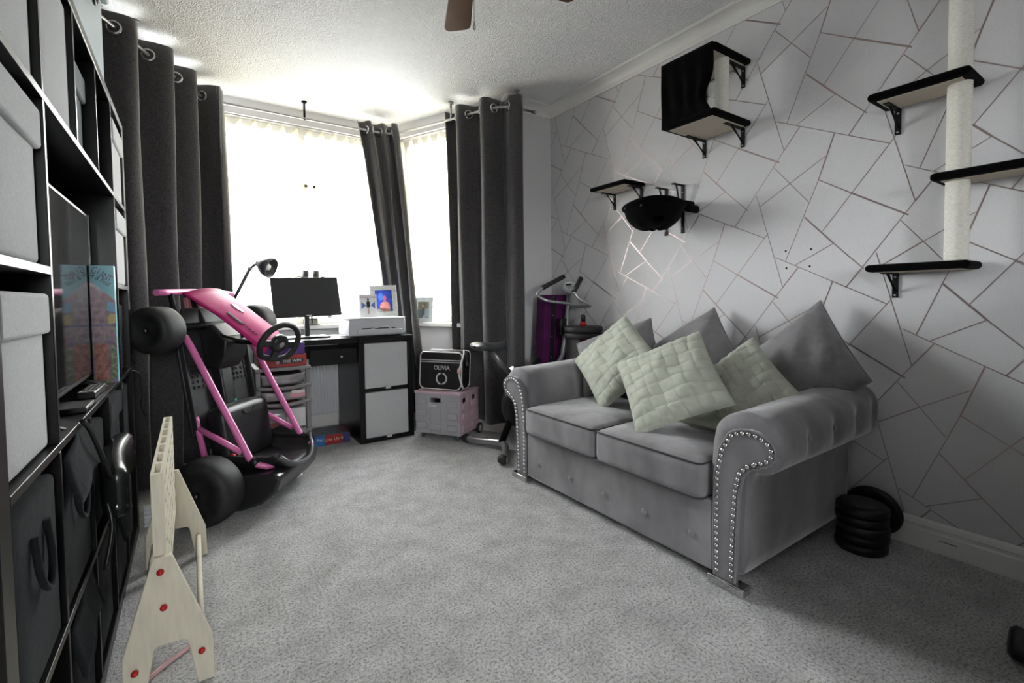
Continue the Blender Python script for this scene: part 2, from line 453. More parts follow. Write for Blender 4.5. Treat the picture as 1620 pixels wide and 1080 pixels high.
# wallpaper print: metallic lines (one repeat, tiled as the half-drop lattice found on the wall)
REP = [(0.7511, 0.5389, 0.8773, 0.2449, 0.006), (0.8773, 0.2449, 1.152, -0.3032, 0.0040), (0.9927, 1.0004, 0.749, 0.7978, 0.0075), (0.749, 0.7978, 0.5088, 0.6102, 0.0048), (0.8425, -0.1171, 0.3098, 0.4206, 0.0040), (0.7489, 0.7954, 1.0692, 0.6636, 0.0040), (1.2439, 0.7321, 0.7511, 0.5389, 0.0040), (0.7511, 0.5389, 0.3504, 0.3863, 0.0045), (1.4257, 1.2127, 1.1754, 0.5095, 0.0040), (1.0414, 0.6461, 1.1754, 0.5053, 0.0056), (1.1754, 0.5053, 1.5365, 0.111, 0.0040), (1.5365, 0.111, 1.6444, -0.0031, 0.0056), (0.8773, 0.2449, 0.6113, 0.1154, 0.0048), (0.6113, 0.1154, 0.2144, -0.0726, 0.0075), (1.2635, 0.3987, 0.9594, 0.1051, 0.0040), (0.8219, 0.3972, 1.1211, 0.2584, 0.0040), (1.1211, 0.2584, 1.3978, 0.1245, 0.0052)]
def uv2wall(u, n):
    Y = [(-1, 0.587 - 0.520), (0, 0.587), (1, 1.105), (2, 1.651), (3, 2.207), (4, 2.776), (5, 3.345), (-6, -2.6)]
    Y.sort()
    for (a, ya), (b, yb) in zip(Y, Y[1:]):
        if u <= b or b == 5:
            return ya + (u - a) / (b - a) * (yb - ya), 1.430 + 0.684 * n
def clip(p, q):
    """Clip the segment to the papered rectangle."""
    lo, hi = 0.0, 1.0
    for k, mn, mx in ((0, YB + 0.01, YF - 0.001), (1, 0.121, ZC - 0.075)):
        d = q[k] - p[k]
        if abs(d) < 1e-9:
            if not mn <= p[k] <= mx: return None
            continue
        t0, t1 = sorted(((mn - p[k]) / d, (mx - p[k]) / d)); lo, hi = max(lo, t0), min(hi, t1)
    if lo >= hi - 1e-4: return None
    L = lambda t: (p[0] + (q[0] - p[0]) * t, p[1] + (q[1] - p[1]) * t)
    return L(lo), L(hi)
lines = MB(); nl = 0
for i in range(-6, 7):
    for j in range(-4, 5):
        for (u0, n0, u1, n1, wd) in REP:
            p = uv2wall(u0 + i, n0 - 0.5 * i + j + (i // 2 + 0)); q = uv2wall(u1 + i, n1 - 0.5 * i + j + (i // 2 + 0))
            c = clip(p, q)
            if not c: continue
            p, q = Vector((0, *c[0])), Vector((0, *c[1])); d = (q - p).normalized(); s = Vector((0, -d.z, d.y)) * wd / 2
            e = 0.0003 + 0.00004 * (nl % 5); nl += 1
            x = Vector((XR - e, 0, 0))
            lines.quad(p - s + x, p + s + x, q + s + x, q - s + x)
tag(lines.build('foil_line_print', FOIL, WR, recalc=False), kind='stuff', label='thin rose gold metallic lines printed on the wallpaper')
for (y, z) in ((1.187, 1.274), (1.07, 1.273), (1.183, 1.188), (1.075, 1.191)):
    MB().lathe([(0.005, 0), (0.005, 0.0012), (0.003, 0.0016)], (XR - 0.0002, y, z), (-1, 0, 0), 10).build('screw_hole', BLKPL, WR)

# ================================================================ WINDOW DRESSING
ROD_Z = 2.46
def lerp(a, b, t): return a + (b - a) * t
def along(path, t):
    P = [Vector(p) for p in path]; ds = [(P[i + 1] - P[i]).length for i in range(len(P) - 1)]; L = sum(ds); s = t * L
    for i, d in enumerate(ds):
        if s <= d or i == len(ds) - 1:
            q = (P[i + 1] - P[i]).normalized(); return P[i] + q * s, q
        s -= d
rod_pts = [(-0.50, 2.86), (-0.365, 3.0), (-0.193, 3.335), (-0.0625, 3.606), (0.071, 3.86), (0.14, 3.92), (0.22, 3.935), (0.767, 3.935), (1.36, 3.935), (1.45, 3.91), (1.50, 3.83), (1.742, 3.31), (1.854, 3.055), (1.91, 2.955), (1.98, 2.90), (2.18, 2.885)]
rod = thing('curtain_rod', 'bent silver curtain rod following the bay window under the ceiling', 'curtain rod', (0.767, 3.935, ROD_Z))
tubeo('pole', [(x, y, ROD_Z) for x, y in rod_pts], 0.0095, STEEL, rod, 12)
for (x, y) in ((-0.205, 3.31), (0.767, 3.935), (1.725, 3.345), (2.04, 2.895)):
    B = MB(); B.tube([(x, y, ROD_Z - 0.012), (x, y, ZC - 0.012)], 0.0085, 10)
    B.lathe([(0.02, 0), (0.02, 0.010), (0.012, 0.014)], (x, y, ZC - 0.0005), (0, 0, -1), 14)
    B.build('ceiling_bracket', STEEL if x != 0.767 else BLKMET, rod)
MB().lathe([(0.012, 0), (0.016, 0.004), (0.016, 0.02), (0.012, 0.024)], (2.18, 2.885, ROD_Z), (1, 0, 0), 12).build('finial', STEEL, rod)

def curtain(label, top, bot, z1, z0, folds, amp, seed, group='charcoal eyelet curtains'):
    """Pleated curtain: top/bot plan paths, folds full waves."""
    rnd = random.Random(seed)
    ph = [rnd.uniform(-0.5, 0.5) for _ in range(folds + 2)]; am = [rnd.uniform(0.7, 1.25) for _ in range(folds + 2)]
    t0, _ = along(top, 0.5)
    r = thing('curtain', label, 'curtain', (t0.x, t0.y, z0), group)
    def fn(s, v):
        z = lerp(z1, z0, v)
        p0, q0 = along(top, s); p1, q1 = along(bot, s)
        e = v ** 0.85
        p = p0.lerp(p1, e); q = q0.lerp(q1, e).normalized(); n = Vector((-q.y, q.x))
        w = s * folds; i = min(int(w), folds); f = w - int(w)
        a = am[i] * (1 - f) + am[i + 1] * f
        k = (ph[i] * (1 - f) + ph[i + 1] * f) * v
        g = math.sin(2 * math.pi * (w + k * 0.6))
        g = math.copysign(abs(g) ** 0.8, g)
        o = amp * a * g * (1 - 0.15 * v) + 0.012 * v * math.sin(5 * w + 9 * v + seed)
        o += 0.010 * math.sin(2 * math.pi * (2.3 * w + 0.35 * seed) + 2.2 * v) * (0.3 + 0.7 * v) * (0.5 + 0.5 * math.sin(3.1 * w + seed))
        along_s = 0.010 * math.sin(4 * math.pi * w) * v
        return (p.x + n.x * o + q.x * along_s, p.y + n.y * o + q.y * along_s, z)
    B = MB(); B.grid(fn, folds * 20, 24)
    B.build('cloth', CURT, r, solid=0.003, recalc=False)
    for e_ in range(1, 2 * folds):
        s = e_ / 2 / folds
        c = Vector(fn(s, (z1 - ROD_Z) / (z1 - z0)))
        c2 = Vector(fn(s + 0.004, (z1 - ROD_Z) / (z1 - z0)))
        t = (c2 - c).normalized(); nrm = t.cross(Vector((0, 0, 1)))
        T = frame(c, t, nrm)
        ring = []
        for k in range(20):
            a = 2 * math.pi * k / 20; ring.append(T(0.030 * math.cos(a), 0.030 * math.sin(a), 0))
        B = MB(); B.tube(ring, 0.0065, 8, closed=True); B.build('eyelet', CHROME, r)
    return r
curtain('wide charcoal curtain on the left behind the upended kart',
        [(-0.53, 2.84), (-0.365, 3.0), (-0.193, 3.335), (0.071, 3.86), (0.17, 3.925), (0.23, 3.935)],
        [(-0.56, 2.90), (-0.38, 3.06), (-0.20, 3.36), (0.05, 3.78), (0.14, 3.86), (0.25, 3.86)], 2.535, 0.03, 5, 0.080, 3)
curtain('narrow charcoal curtain gathered at the bay corner behind the printer',
        [(1.17, 3.935), (1.36, 3.935), (1.45, 3.91), (1.485, 3.85)],
        [(1.455, 3.86), (1.51, 3.82), (1.57, 3.72), (1.60, 3.62)], 2.53, 0.10, 3, 0.040, 11)
curtain('charcoal curtain hanging to the right of the bay beside the exercise bike',
        [(1.70, 3.40), (1.742, 3.31), (1.854, 3.055), (1.91, 2.955), (1.98, 2.90), (2.08, 2.895)],
        [(1.72, 3.40), (1.80, 3.28), (1.88, 3.06), (1.95, 2.94), (2.02, 2.89), (2.13, 2.88)], 2.53, 0.10, 3, 0.070, 5)

# vertical blinds: head rail and vanes hanging in the bay windows
def blind(name_label, p0, p1, n, ang, zb=ZS + 0.05):
    a, b = Vector((*p0, 0)), Vector((*p1, 0)); d = (b - a).normalized(); L = (b - a).length
    nrm = Vector((-d.y, d.x, 0))
    r = thing('vertical_blind', name_label, 'blind', (a + b) / 2 + Vector((0, 0, zb)))
    T = lambda s, o, z: a + d * s + nrm * o + Vector((0, 0, z))
    boxo('head_rail', (0, 0.02, ZT - 0.01), (L, 0.06, ZT + 0.022), mat('rail_grey', (0.42, 0.41, 0.41), 0.35, metal=0.6), r, T=T, bevel=0.003)
    ca, sa = math.cos(ang), math.sin(ang)
    for k in range(n):
        s = (k + 0.5) / n * L
        B = MB(); ww = 0.042
        B.add([T(s - ca * ww, 0.04 - sa * ww, zb), T(s + ca * ww, 0.04 + sa * ww, zb), T(s + ca * ww, 0.04 + sa * ww, ZT - 0.045), T(s + 0.006, 0.04, ZT - 0.012), T(s - 0.006, 0.04, ZT - 0.012), T(s - ca * ww, 0.04 - sa * ww, ZT - 0.045)], [(0, 1, 2, 3, 4, 5)])
        B.build('vane', VANE, r, recalc=False)
blind('cream vertical blind hanging in the front bay window above the monitor', (0.10, 4.13), (1.48, 4.13), 14, math.radians(-66))
blind('white vertical blind hanging in the narrow right bay window', (1.535, 4.06), (1.97, 3.12), 10, math.radians(-75))
B = thing('cord_weight', 'small grey plastic weight hanging on the blind cord behind the monitor', 'cord weight', (0.94, 4.055, 0.93))
boxo('weight', (0.925, 4.045, 0.915), (0.955, 4.065, 0.955), LGREYPL, B)
tubeo('cord', [(0.94, 4.055, 0.952), (0.94, 4.055, 1.20)], 0.0022, LGREYPL, B, 6)

# ================================================================ CAT FURNITURE ON THE RIGHT WALL
def bracket(parent, y, ztop, drop, reach, flip=1):
    """Black steel shelf bracket: wall leg, shelf leg and diagonal brace."""
    x = XR - 0.0015
    B = MB(); w = 0.011
    B.box((x - 0.005, y - w, ztop - drop), (x, y + w, ztop))
    B.box((x - reach, y - w, ztop - 0.006 * flip if flip > 0 else ztop - drop), (x, y + w, ztop if flip > 0 else ztop - drop + 0.006))
    zi, zo = (ztop - drop * 0.82, ztop - 0.003) if flip > 0 else (ztop - drop * 0.18, ztop - drop + 0.003)
    B.add([(x - 0.002, y - 0.004, zi), (x - 0.002, y + 0.004, zi), (x - reach * 0.62, y + 0.004, zo), (x - reach * 0.62, y - 0.004, zo),
           (x - 0.002, y - 0.004, zi + 0.012 * flip), (x - 0.002, y + 0.004, zi + 0.012 * flip), (x - reach * 0.72, y + 0.004, zo), (x - reach * 0.72, y - 0.004, zo)],
          [(0, 1, 2, 3), (4, 7, 6, 5), (0, 4, 5, 1), (1, 5, 6, 2), (2, 6, 7, 3), (3, 7, 4, 0)])
    b = B.build('bracket', BLKMET, parent, bevel=0.001)
    for q in (0.16, 0.9):
        MB().lathe([(0.0045, 0), (0.0045, 0.002), (0.002, 0.003)], (x - 0.005, y, ztop - drop * q), (-1, 0, 0), 10).build('screw', STEEL, b)
def plush_shelf(parent, x0, y0, y1, z, th=0.030, x1=XR - 0.002):
    s = rbox((x0, y0, z - th / 2), (x1, y1, z + th / 2), th * 0.48).build('plush_board', PLUSH, parent)
    boxo('board_underside', (x0 + 0.028, y0 + 0.028, z - th / 2 - 0.003), (x1 - 0.022, y1 - 0.028, z - th / 2 + 0.001), BEIGE, s, bevel=0.001)
    return s

cub = thing('cat_cube', 'black plush cat hideaway with fabric front and cream post high on the wall', 'cat shelf', (XR, 1.53, 1.96))
plush_shelf(cub, 2.15, 1.366, 1.685, 2.285)
plush_shelf(cub, 2.14, 1.364, 1.680, 1.965)
def drape(s, v):
    y = lerp(1.378, 1.682, s); z = lerp(2.298, 1.955, v)
    e = math.exp(-((v - 0.70) / 0.2) ** 2) * 0.055 * max(0, 1 - s * 1.6)
    e2 = 0.02 * math.exp(-((v - 0.7) / 0.3) ** 2) * s
    x = 2.146 + 0.006 * math.sin(s * 22 + v * 3) * math.sin(math.pi * v) + 0.3 * e
    return (x, y + e - 0.3 * e2, z)
MB().grid(drape, 30, 20).build('fabric_front', PLUSH, cub, solid=0.008, recalc=False)
def sisal_post(parent, x, y, z0, z1, r):
    B = MB(); prof = []
    n = int((z1 - z0) / 0.0045)
    for i in range(n + 1):
        prof.append((r + (0.0012 if i % 2 else -0.0012), (z1 - z0) * i / n))
    B.lathe(prof, (x, y, z0), (0, 0, 1), 28); return B.build('sisal_post', SISAL, parent)
sisal_post(cub, 2.30, 1.425, 1.981, 2.268, 0.034)
bracket(cub, 1.412, 2.268, 0.105, 0.17); bracket(cub, 1.641, 1.949, 0.10, 0.17); bracket(cub, 1.412, 1.949, 0.10, 0.17)
bracket(cub, 1.641, 2.268, 0.10, 0.17)

sh = thing('cat_shelf', 'small black plush cat step on two brackets left of the round hammock', 'cat shelf', (XR, 2.22, 1.78))
plush_shelf(sh, 2.277, 2.067, 2.385, 1.788, 0.026)
bracket(sh, 2.339, 1.773, 0.108, 0.13); bracket(sh, 2.102, 1.773, 0.100, 0.13)

ham = thing('cat_hammock', 'round black fabric cat hammock slung between two wall brackets', 'cat hammock', (XR, 1.85, 1.58))
bracket(ham, 1.905, 1.725, 0.29, 0.10); bracket(ham, 1.785, 1.725, 0.29, 0.10)
for y in (1.905, 1.785):
    boxo('support_arm', (2.10, y - 0.008, 1.560), (XR - 0.006, y + 0.008, 1.574), BLKMET, ham)
ring = [(2.270 + 0.168 * math.cos(2 * math.pi * k / 36), 1.835 + 0.168 * math.sin(2 * math.pi * k / 36), 1.588 + 0.012 * math.sin(4 * math.pi * k / 36)) for k in range(36)]
MB().tube(ring, 0.017, 10, closed=True).build('padded_rim', PLUSH, ham)
def bowl(s, v):
    a = 2 * math.pi * s; f = math.cos(v * math.pi / 2 * 0.93); r = 0.168 * f ** 0.75
    z = 1.588 - 0.135 * math.sin(v * math.pi / 2) + 0.006 * math.sin(6 * a) * v
    return (2.270 + r * math.cos(a), 1.835 + r * math.sin(a), z)
MB().grid(bowl, 48, 12, skip=lambda s, v: (0.60 < s < 0.66 and 0.38 < v < 0.62)).build('fabric_bowl', PLUSH, ham, solid=0.006, recalc=False)
for (y, z) in ((1.68, 1.560), (1.71, 1.59)):
    rbox((2.36, y - 0.02, z - 0.022), (2.47, y + 0.02, z + 0.022), 0.018, sub=2).build('knob_pad', PLUSH, ham)

tower = thing('cat_tower', 'tall cream sisal post with black plush shelves on the wall at right', 'cat tower', (XR, 0.6, 1.15))
for (z0, z1) in ((1.172, 1.470), (1.502, 1.824), (1.856, 2.215)): sisal_post(tower, 2.372, 0.524, z0, z1, 0.035)
plush_shelf(tower, 2.276, 0.476, 0.785, 1.840)
plush_shelf(tower, 2.300, 0.250, 0.590, 1.486)
plush_shelf(tower, 2.385 - 0.09, 0.470, 0.790, 1.157)
plush_shelf(tower, 2.300, 0.30, 0.592, 2.23)
bracket(tower, 0.738, 1.824, 0.105, 0.14); bracket(tower, 0.737, 1.141, 0.105, 0.14)
bracket(tower, 0.30, 1.470, 0.105, 0.14); bracket(tower, 0.35, 2.214, 0.105, 0.14)

# ================================================================ SOFA
sofa = thing('sofa', 'grey velvet two seat sofa with rolled studded arms and chrome feet', 'sofa', (1.97, 1.57, 0))
SX0, SX1 = 1.565, 2.415
boxo('base', (SX0 - 0.005, 0.99, 0.035), (SX1, 2.155, 0.30), VELVET, sofa, bevel=0.012)
bk = rbox((2.16, 1.0, 0.30), (SX1 + 0.01, 2.14, 0.665), 0.075, sub=6); bk.build('back', VELVET, sofa)
Bt = MB().lathe([(0.0135, -0.004), (0.0130, 0.004), (0.009, 0.009), (0.001, 0.0115)], (0, 0, 0), (-1, 0, 0), 14)
btn = Bt.build('button', VELVET, None); btn.parent = sofa
for k, (y, z) in enumerate(((2.044, 0.135), (1.78, 0.141), (1.546, 0.141), (1.312, 0.142), (1.086, 0.146))):
    if k == 0: btn.location = Vector((SX0 - 0.004, y, z)) - sofa.location
    else: copyo(btn, sofa, (SX0 - 0.004, y, z))
for (y0, y1) in ((1.022, 1.578), (1.582, 2.135)):
    c = rbox((1.525, y0, 0.292), (2.17, y1, 0.440), 0.032, puff=0.030, sub=7).build('seat_cushion', VELVET, sofa)
    for z in (0.300, 0.432):
        i = 0.007
        P = []
        for (cx, cy, a0) in ((1.525 + .03, y0 + .03, math.pi), (2.17 - .03, y0 + .03, 1.5 * math.pi), (2.17 - .03, y1 - .03, 0), (1.525 + .03, y1 - .03, .5 * math.pi)):
            for q in range(4):
                a = a0 + q / 3 * math.pi / 2; P.append((cx + (0.03 - 0.004) * math.cos(a), cy + (0.03 - 0.004) * math.sin(a), z))
        MB().tube(P, 0.0042, 6, closed=True).build('piping', VELVETD, c)
# arm section: (outward distance from the inner face, height)
def arm_profile(pad):
    c, zc, r = 0.142, 0.535, 0.088 + pad
    P = [(0.0, 0.03), (0.0, 0.28), (0.0 - pad * 0.3, 0.45)]
    for q in range(17):
        a = math.pi * (0.93 - q / 16 * 1.30); P.append((c + (r + 0.012) * math.cos(a) * (1.0 if math.cos(a) > 0 else 1.12), zc + r * math.sin(a)))
    P += [(0.175, 0.452), (0.150, 0.42), (0.138, 0.36), (0.142, 0.2), (0.146, 0.03)]
    return P
def panel_profile():
    c, zc, r = 0.158, 0.530, 0.062
    P = [(0.030, 0.03), (0.027, 0.25), (0.030, 0.40), (0.048, 0.50)]
    for q in range(13):
        a = math.pi * (0.80 - q / 12 * 1.20); P.append((c + (r + 0.028) * math.cos(a), zc + r * math.sin(a)))
    P += [(0.195, 0.470), (0.160, 0.455), (0.136, 0.425), (0.122, 0.36), (0.113, 0.20), (0.109, 0.03)]
    return P
def resample(P, step):
    out = []; acc = 0
    for a, b in zip(P, P[1:]):
        a, b = Vector(a), Vector(b); L = (b - a).length
        while acc <= L: out.append(a.lerp(b, acc / L)); acc += step
        acc -= L
    return out
stud0 = None
for side, yi in ((-1, 1.018), (1, 2.137)):
    prof = arm_profile(0.022)
    nx = 40
    dim = [(1.78, 0.63), (1.98, 0.63), (2.18, 0.63), (2.33, 0.60)]
    vs, fs = [], []
    for i in range(nx + 1):
        x = lerp(SX0 + 0.012, SX1, i / nx)
        sc = 1 - 0.10 * (1 - min(1, i / 1.5)) if i < 2 else 1
        for k, (o, z) in enumerate(prof):
            cx, cz = 0.11, 0.40
            o2, z2 = (cx + (o - cx) * (0.93 if i == 0 else 1), cz + (z - cz) * (0.96 if i == 0 else 1)) if z > 0.04 else (o, z)
            if z > 0.5: z2 += 0.035 * max(0, (i / nx)) ** 1.5
            dd = 0
            for bx in (1.80, 2.0, 2.2, 2.36):
                dd += 1.5 * math.exp(-((x - bx) ** 2 / 0.0011 + ((o - 0.245) ** 2 + (z - 0.535) ** 2) / 0.0014))
            for bx in (1.72, 1.92, 2.12):
                dd += math.exp(-((x - bx) ** 2 / 0.0012 + ((o - 0.03) ** 2 + (z - 0.585) ** 2) / 0.0012))
            o2 -= 0.020 * dd * (o - 0.14) / 0.1; z2 -= 0.010 * dd
            if z > 0.40 and o > 0.05:   # gathered pleats near the front
                gp = 0.0055 * math.sin(k * 2.6) * math.exp(-((x - SX0 - 0.045) / 0.045) ** 2)
                o2 += gp * (o - 0.142) / 0.11; z2 += gp * (z - 0.535) / 0.11
            vs.append((x, yi + side * o2, z2))
    n = len(prof)
    for i in range(nx):
        for k in range(n - 1): fs.append((i * n + k, i * n + k + 1, (i + 1) * n + k + 1, (i + 1) * n + k))
        fs.append((i * n + n - 1, i * n, (i + 1) * n, (i + 1) * n + n - 1))
    fs += [tuple(range(n)), tuple(nx * n + k for k in range(n))]
    B = MB(); B.add(vs, fs, True); arm = B.build('arm', VELVET, sofa)
    mdf = arm.modifiers.new('sub', 'SUBSURF'); mdf.levels = 1; mdf.render_levels = 1
    for bx in (1.80, 2.0, 2.2):
        copyo(btn, arm, (bx, yi + side * 0.238, 0.540 + 0.02 * (bx - 1.6)), (0, 0, math.radians(90 if side < 0 else -90)))
    pp = panel_profile()
    P = MB(); P.prism(pp, 0, 0.024, lambda a, b, c: Vector((SX0 + 0.018 - c, yi + side * a, b)))
    pan = P.build('arm_panel', VELVET, sofa, bevel=0.006, seg=3)
    edge = [(SX0 - 0.006, yi + side * o, z) for o, z in pp]
    MB().tube(edge, 0.004, 6).build('panel_piping', VELVET, pan)
    # studs run up both edges of the panel, inset
    ctr = []
    for k in range(len(pp)):
        a = Vector(pp[max(k - 1, 0)]); b = Vector(pp[min(k + 1, len(pp) - 1)]); d = (b - a).normalized(); nn = Vector((d.y, -d.x))
        ctr.append(Vector(pp[k]) + nn * 0.0125)
    pts = resample([tuple(p) for p in ctr], 0.0225)
    for q in pts:
        if q[1] < 0.05: continue
        loc = (SX0 - 0.007, yi + side * q[0], q[1])
        if stud0 is None:
            stud0 = MB().lathe([(0.0082, 0), (0.0078, 0.003), (0.0055, 0.006), (0.001, 0.0075)], (0, 0, 0), (-1, 0, 0), 12).build('stud', CHROME, None)
            stud0.parent = pan; stud0.location = Vector(loc) - origin(pan)
        else: copyo(stud0, pan, loc)
    y0, y1 = sorted((yi + side * 0.012, yi + side * 0.150))
    for xx in (SX0 - 0.022,):
        boxo('foot', (xx, y0, 0.001), (xx + 0.055, y1, 0.032), CHROME, sofa, bevel=0.004)

# ---------------------------------------------------------------- cushions
def cushion(name, label, cat, T, L, R, th, m, weave=False, group=None):
    T, L, R = Vector(T), Vector(L), Vector(R)
    c = (L + R) / 2; a = (T - L) / 2; b = (T - R) / 2
    nrm = a.cross(b).normalized()
    if nrm.x > 0: nrm = -nrm                                     # front faces the room
    lo = min((c + a * i + b * j).z for i in (-1, 1) for j in (-1, 1))
    r = thing(name, label, cat, (c.x, c.y, lo), group)
    N = 28
    rnd = random.Random(label); ph = [rnd.uniform(0, 6.28) for _ in range(6)]
    def shape(u, v, sgn):
        s, t = 2 * u - 1, 2 * v - 1
        pin = 0.055
        s2 = s * (1 - pin * (1 - t * t)); t2 = t * (1 - pin * (1 - s * s))
        h = th * (max(0, 1 - s * s) ** 0.5) * (max(0, 1 - t * t) ** 0.5) ** 0.9
        h += 0.004 * math.sin(6 * s + ph[0]) * math.sin(5 * t + ph[1]) * (1 - s * s) * (1 - t * t) * 4
        rim = max(abs(s), abs(t)); h += 0.0035 * math.sin(26 * (s if abs(t) > abs(s) else t) + ph[2]) * max(0, rim - 0.55) * (1 - rim) * 8
        return c + a * s2 + b * t2 + nrm * (h * sgn)
    B = MB(); B.grid(lambda u, v: shape(u, v, 1), N, N); B.build('cushion_front', m, r, recalc=False)
    B = MB(); B.grid(lambda u, v: shape(u, v, -1), 20, 20); B.build('cushion_back', m, r, recalc=False)
    if weave:
        K = 7
        for i in range(K):
            for j in range(K):
                over = (i + j) % 2 == 0; lift = rnd.uniform(0.0035, 0.0065); tl = rnd.uniform(-0.25, 0.25); sk = rnd.uniform(-0.006, 0.006)
                def patch(p, q):
                    e, f = (p, q) if over else (q, p)            # e across the band, f along it
                    ee = 0.02 + 0.96 * e; ff = -0.04 + 1.08 * f
                    pu, pv = (ee, ff) if over else (ff, ee)
                    u = min(1, max(0, (i + pu) / K + sk * (f - 0.5))); v = min(1, max(0, (j + pv) / K))
                    base = shape(u, v, 1)
                    hh = lift * (1 - abs(2 * e - 1) ** 5) * (1 + tl * (2 * e - 1)) + 0.004 * (1 - abs(2 * f - 1) ** 3) - 0.0025 + 0.0009 * math.sin(11 * f + 7 * e + i)
                    return base + nrm * hh
                MB().grid(patch, 8, 8).build('woven_band', m, r, recalc=False)
    P = []
    for k in range(4):
        for q in range(12):
            w = q / 12; u, v = ((w, 0), (1, w), (1 - w, 1), (0, 1 - w))[k]; P.append(shape(u, v, 1))
    MB().tube(P, 0.0035, 6, closed=True).build('seam', m, r)
    return r
CUSH = [((2.36, 1.929, 0.921), (2.06, 2.284, 0.757), (2.24, 1.732, 0.613)), ((2.43, 1.545, 0.989), (2.26, 1.847, 0.757), (2.28, 1.27, 0.682)), ((2.42, 1.001, 1.026), (2.24, 1.255, 0.76), (2.29, 0.752, 0.696)), ((2.16, 1.954, 0.942), (1.98, 2.214, 0.659), (1.98, 1.539, 0.721)), ((1.98, 1.337, 0.886), (1.8, 1.689, 0.708), (1.79, 1.043, 0.616)), ((2.16, 1.18, 0.856), (1.97, 1.356, 0.65), (1.99, 0.873, 0.639))]
gl = ['grey velvet cushion at the far arm behind a sage cushion', 'grey velvet cushion leaning on the wall at the middle of the sofa', 'large grey velvet cushion propped above the near sofa arm']
sl = ['sage woven cushion standing nearest the far sofa arm', 'sage woven cushion at the front in the middle of the sofa', 'sage woven cushion beside the near sofa arm', 'sage cushion lying flat with only a corner showing by the near arm']
for k in range(3): cushion('throw_cushion', gl[k], 'cushion', *CUSH[k], 0.098, VELVET2, False, 'grey velvet cushions')
for k in range(3): cushion('throw_cushion', sl[k], 'cushion', *CUSH[3 + k], 0.07, SAGE, True, 'sage woven cushions')
cushion('throw_cushion', sl[3], 'cushion', (2.08, 1.10, 0.505), (2.06, 1.36, 0.505), (1.82, 1.075, 0.490), 0.035, SAGE, False, 'sage woven cushions')

# ================================================================ DESK CORNER
desk = thing('desk', 'black brown desk with a slim drawer in front of the radiator', 'desk', (0.62, 3.73, 0))
boxo('table_top', (0.335, 3.43, 0.748), (0.988, 4.0, 0.786), BLKWOOD, desk)
boxo('side_panel', (0.335, 3.62, 0.001), (0.365, 4.0, 0.748), BLKWOOD, desk)
boxo('rear_rail', (0.365, 3.93, 0.60), (0.988, 3.95, 0.70), BLKWOOD, desk)
dr = boxo('drawer', (0.662, 3.455, 0.600), (0.985, 3.475, 0.712), BLKWOOD, desk)
MB().lathe([(0.004, 0), (0.004, 0.010), (0.010, 0.013), (0.010, 0.019), (0.006, 0.022)], (0.872, 3.455, 0.655), (0, -1, 0), 14).build('knob', STEEL, dr)
cab = thing('cube_cabinet', 'black brown cube cabinet under the printer with two pale fabric drawers', 'cabinet', (1.197, 3.72, 0))
boxo('top_board', (0.990, 3.43, 0.744), (1.404, 4.02, 0.786), BLKWOOD, cab)
boxo('side_board', (0.990, 3.43, 0.001), (1.030, 4.02, 0.744), BLKWOOD, cab)
boxo('side_board', (1.366, 3.43, 0.001), (1.404, 4.02, 0.744), BLKWOOD, cab)
boxo('shelf_board', (1.030, 3.435, 0.378), (1.366, 4.02, 0.398), BLKWOOD, cab)
boxo('base_board', (1.030, 3.43, 0.001), (1.366, 4.02, 0.030), BLKWOOD, cab)
boxo('back_board', (1.030, 4.0, 0.030), (1.366, 4.015, 0.744), BLKWOOD, cab)
for k, (z0, z1, lab) in enumerate(((0.402, 0.736, 'pale grey fabric drawer box in the upper cabinet cube'), (0.034, 0.372, 'pale grey fabric drawer box in the lower cabinet cube'))):
    t = thing('fabric_box', lab, 'storage box', (1.2, 3.6, z0), 'fabric boxes in the cube cabinet')
    B = rbox((1.034, 3.438, z0), (1.362, 3.76, z1), 0.006, sub=4); B.build('box_body', LBIN, t)
    MB().box((1.185, 3.425, z0 - 0.012), (1.225, 3.440, z0 + 0.012)).build('pull_tab', LBIN, t, bevel=0.003)

rad = thing('radiator', 'white fluted panel radiator on the wall under the bay window', 'radiator', (0.75, 4.09, 0.12))
B = MB(); x0, x1 = 0.30, 1.30; n = 40
def fl_(s, v):
    ph = (s * n) % 1.0
    return (lerp(x0, x1, s), 4.055 - 0.012 * max(0, min(1, 2.6 * (0.5 - abs(ph - 0.5)) * 2 - 0.6)), lerp(0.125, 0.66, v))
B.grid(fl_, n * 6, 2, smooth=False); B.build('fluted_panel', WHITEPL, rad, recalc=False)
boxo('panel_body', (x0, 4.056, 0.125), (x1, 4.10, 0.66), WHITEPL, rad)
boxo('top_grille', (x0 - 0.004, 4.042, 0.652), (x1 + 0.004, 4.105, 0.668), WHITEPL, rad)
for x in (0.34, 1.26): tubeo('pipe', [(x, 4.08, 0.13), (x, 4.08, 0.001)], 0.008, WHITEPL, rad, 8)

# printer
pr = thing('printer', 'light grey flatbed inkjet printer standing on the cube cabinet', 'printer', (1.14, 3.57, 0.786))
PRM = mat('printer_grey', (0.50, 0.51, 0.53), 0.45)
B = MB(); B.prism([(0.930, 0.797), (1.335, 0.797), (1.350, 0.815), (1.352, 0.900), (1.345, 0.915), (0.945, 0.915), (0.931, 0.905), (0.925, 0.815)], 3.435, 3.72, lambda a, b, c: Vector((a, c, b))); B.build('printer_body', PRM, pr, bevel=0.006, seg=3)
boxo('scanner_lid', (0.930, 3.432, 0.914), (1.348, 3.722, 0.926), mat('printer_white', (0.68, 0.69, 0.70), 0.4), pr, bevel=0.004)
boxo('output_slot', (1.02, 3.431, 0.842), (1.27, 3.440, 0.850), BLKPL, pr, bevel=0.001)
boxo('front_flap', (0.985, 3.424, 0.806), (1.322, 3.437, 0.838), PRM, pr, bevel=0.004)
